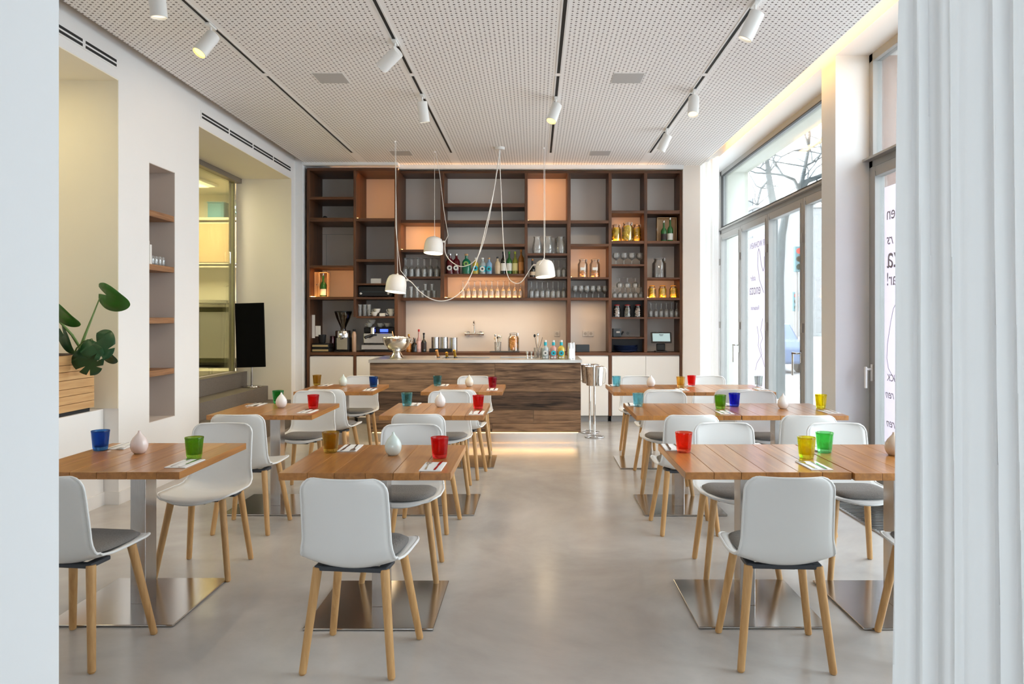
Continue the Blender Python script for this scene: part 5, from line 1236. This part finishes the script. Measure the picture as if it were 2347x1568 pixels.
sock(1276.5, 765, 1, 'single white wall socket behind the gin bottles'); sock(1348, 765, 2, 'double white wall socket above the dark box'); sock(1439, 764, 1, 'single white socket beside the card terminal'); sock(1508, 764, 2, 'double socket half hidden by the screen')
o = MB().box(-.095, .095, -.06, .06, 0, .105, .006).build('dark_box', M['slate']); o.location = (Xs(1335, DG), DG, bz); tag(o, 'dark blue-grey box at the end of the bar', 'box')
t = thing('card_terminal', 'black card payment terminal in the small shelf cell', 'card terminal', (Xs(1415, 10.2), 10.2, zs(773.5)))
MB().box(-.07, .05, -.05, .05, 0, .125, .012).build('housing', M['slate'], t)
MB().box(-.02, .03, -.053, -.05, .06, .085).build('print', M['grey'], t)
MB().cyl((.05, 0, .03), (.085, 0, .08), .012).build('stand_arm', M['black'], t)
PL = [(.30, 0), (.34, .1), (.5, .9), (.5, 1), (.48, 1), (.33, .3), (.002, .25)]
for i in range(5):
    o = put('dark_plate', PL, mat('navy_glaze', (.012, .025, .08), .2) if i == 0 else None, Xs(1435, 10.18), 10.18+.06, bz+i*.017, (.36, .36, .03), ['lowest', 'second', 'third', 'fourth', 'topmost'][i]+' dark blue plate of the stack beside the screen', 'plate', 'stack of dark blue plates', seg=32)
t = thing('till_screen', 'white tablet till on a black stand at the end of the worktop', 'till', (Xs(1515, 10.18), 10.18, bz))
MB().box(-.085, .085, -.06, .08, 0, .02, .006).box(-.06, .06, -.0, .05, .02, .12, .01).build('stand', M['black'], t)
RR = Matrix.Translation((0, -.02, .20)) @ Matrix.Rotation(math.radians(-18), 4, 'X')
MB().box(-.145, .145, -.008, .012, -.075, .085, .012, M=RR).build('tablet_frame', M['black'], t)
s_ = MB().box(-.122, .122, -.0095, -.008, -.052, .065, M=RR).build('screen', emis('till_screen_glow', (.62, .80, .78), .75), t)
MB().box(-.03, .03, -.011, -.0095, .04, .048, M=RR).box(-.02, .02, -.011, -.0095, .026, .031, M=RR).build('screen_text', M['slate'], s_)

# things on the bar top
BT = .9696
t = thing('ice_bowl', 'large footed silver bowl heaped with ice at the planter end of the bar', 'bowl', (SX(909.5, 8.82), 8.82, BT))
MB().lathe([(.088, 0), (.09, .006), (.075, .02), (.055, .055), (.045, .07), (.05, .082), (.10, .10), (.145, .15), (.165, .20), (.170, .238), (.176, .243), (.172, .247), (.160, .236), (.155, .2), (.13, .15), (.05, .11), (.001, .108)], seg=48).build('bowl', mat('hammered_silver', (.76, .73, .68), .12, 1, var=.05, vscale=25, bump=.15), t)
b = MB(); rnd = random.Random(2)
for k in range(70):
    a = rnd.uniform(0, 6.28); r = .148*math.sqrt(rnd.random()); b.blob((r*math.cos(a), r*math.sin(a), .232+.018*(1-r/.15)+rnd.uniform(-.005, .008)), .02, .018, .014, 1, .15)
b.build('crushed_ice', M['ice'], t)['kind'] = 'stuff'
MB().tube([(-.03, -.02, .22), (-.045, -.03, .30), (-.05, -.03, .325)], .006, 6).build('scoop_handle', M['cork'], t)
MB().tube([(.168, 0, .225), (.19, 0, .22), (.192, 0, .19), (.166, 0, .18)], .006, 8).build('handle', M['chrome'], t)
for i, (px, c, cc, l, dx) in enumerate(((1006, gk, lo, 'tilted champagne bottle with orange foil neck sunk in the bar top', -.045), (1025, gk, cgo, 'champagne bottle with gold neck, middle of the sunken three', -.008), (1045, gk, cgo, 'champagne bottle with gold neck nearest the dark inlay', -.035))):
    base_ = Vector((SX(px, 8.88), 8.88, .9255)); v = Vector((dx*4, -.25, 1)).normalized(); q = v.to_track_quat('Z', 'Y').to_matrix()
    t = thing('sunken_champagne_bottle', l, 'bottle', base_, 0, 'champagne bottles in the bar well')
    MB().lathe([(.034, .0), (.034, .012), (.024, .035), (.0155, .055), (.015, .06)], (0, 0, .004), 20, q).build('bottle_shoulder', c, t)
    MB().lathe([(.016, .055), (.0165, .058), (.0155, .115), (.018, .12), (.018, .138), (.012, .143)] if i != 1 else [(.016, .055), (.0165, .058), (.0155, .085), (.018, .09), (.018, .108), (.012, .112)], (0, 0, .004), 20, q).build('neck_foil', cc, t)
def gin(px, c, l, ll, dd=8.62):
    x = SX(px, dd); t = thing('gin_bottle', l, 'bottle', (x, dd, BT), 0, 'gin bottles on the bar')
    MB().lathe([(.040, 0), (.043, .004), (.043, .115), (.036, .135), (.017, .150), (.014, .19), (.017, .192), (.017, .2), (.001, .201)], seg=28).build('bottle_body', c, t)
    MB().lathe([(.0175, .160), (.0178, .161), (.0178, .196), (.0175, .197)], seg=20, cap0=False, cap1=False).build('neck_band', lc, t)
    MB().cyl((0, 0, .198), (0, 0, .222), .015, seg=18).build('stopper', M['lampw'], t)
    MB().cyl((0, -.041, .07), (0, -.0455, .07), .030, seg=28).build('round_label', ll, t)
    MB().cyl((0, -.0455, .07), (0, -.0465, .07), .010, seg=18).build('label_motif', M['slate'], t)
    MB().box(-.03, .03, -.0425, -.036, .008, .026).build('base_label', lw, t)
gin(1250, gc, 'clear gin bottle with white and cyan label on the bar', lw); gin(1268.5, gp, 'pink gin bottle with round cyan label on the bar', lc); gin(1286.5, gy, 'yellow gin bottle with round cyan label on the bar', lc)
utensils(1233, 8.66, BT, 'mixing glass with a black muddler beside the clear gin bottle', 4, 5, 45, [M['black'], M['winebox'], M['chrome']], 'mixing_glass')
for i, px in enumerate((1306, 1313.5)):
    o = put('steel_shaker_cup', [(.5, 0), (.5, .01), (.38, .97), (.36, 1), (.002, 1)], M['chrome'], SX(px, 8.62), 8.62+.05*i, BT, (.062, .062, .19), ['tall upturned steel shaker tin closest to the yellow gin', 'tall upturned steel shaker tin at the end of the bar top'][i], 'shaker', 'steel shaker tins', seg=24)
for i, px in enumerate((1208.5, 1218)):
    o = put('jigger', [(.5, 0), (.5, .02), (.2, .5), (.5, .98), (.5, 1), (.45, 1), (.1, .55)], M['chrome'], SX(px, 8.66), 8.66, BT, (.038, .038, .085), ['steel jigger farther from the gin bottles', 'steel jigger closer to the gin bottles'][i], 'jigger', 'steel jiggers', seg=20)

# ice bucket stands
def bucket(x, y, l, sc_=1):
    t = thing('ice_bucket_stand', l, 'ice bucket', (x, y, 0), 0, 'ice bucket stands')
    z0 = .63
    MB().lathe([(.095, z0), (.10, z0+.004), (.118, z0+.225), (.124, z0+.228), (.124, z0+.234), (.116, z0+.232), (.098, z0+.01), (.001, z0+.008)], seg=36).build('bucket', M['chrome'], t)
    MB().cyl((0, 0, .012), (0, 0, z0), .0135, seg=16).build('pole', M['chrome'], t)
    MB().tube([(.115*math.cos(a*PI/16), .115*math.sin(a*PI/16), .007) for a in range(33)], .0065, 8).tube([(-.115, 0, .012), (0, 0, .03), (.115, 0, .012)], .005, 6).tube([(0, -.115, .012), (0, 0, .03), (0, .115, .012)], .005, 6).build('ring_foot', M['chrome'], t)
    MB().tube([(.122, 0, z0+.22), (.143, 0, z0+.20), (.125, 0, z0+.03), (.10, 0, z0+.02)], .004, 6).build('handle', M['chrome'], t)
    MB().tube([(-.122, 0, z0+.22), (-.143, 0, z0+.20), (-.125, 0, z0+.03), (-.10, 0, z0+.02)], .004, 6).build('handle', M['chrome'], t)
bucket(.735, 8.86, 'chrome ice bucket stand in front of its twin, beside the bar'); bucket(.705, 9.22, 'chrome ice bucket stand behind its twin, beside the bar')
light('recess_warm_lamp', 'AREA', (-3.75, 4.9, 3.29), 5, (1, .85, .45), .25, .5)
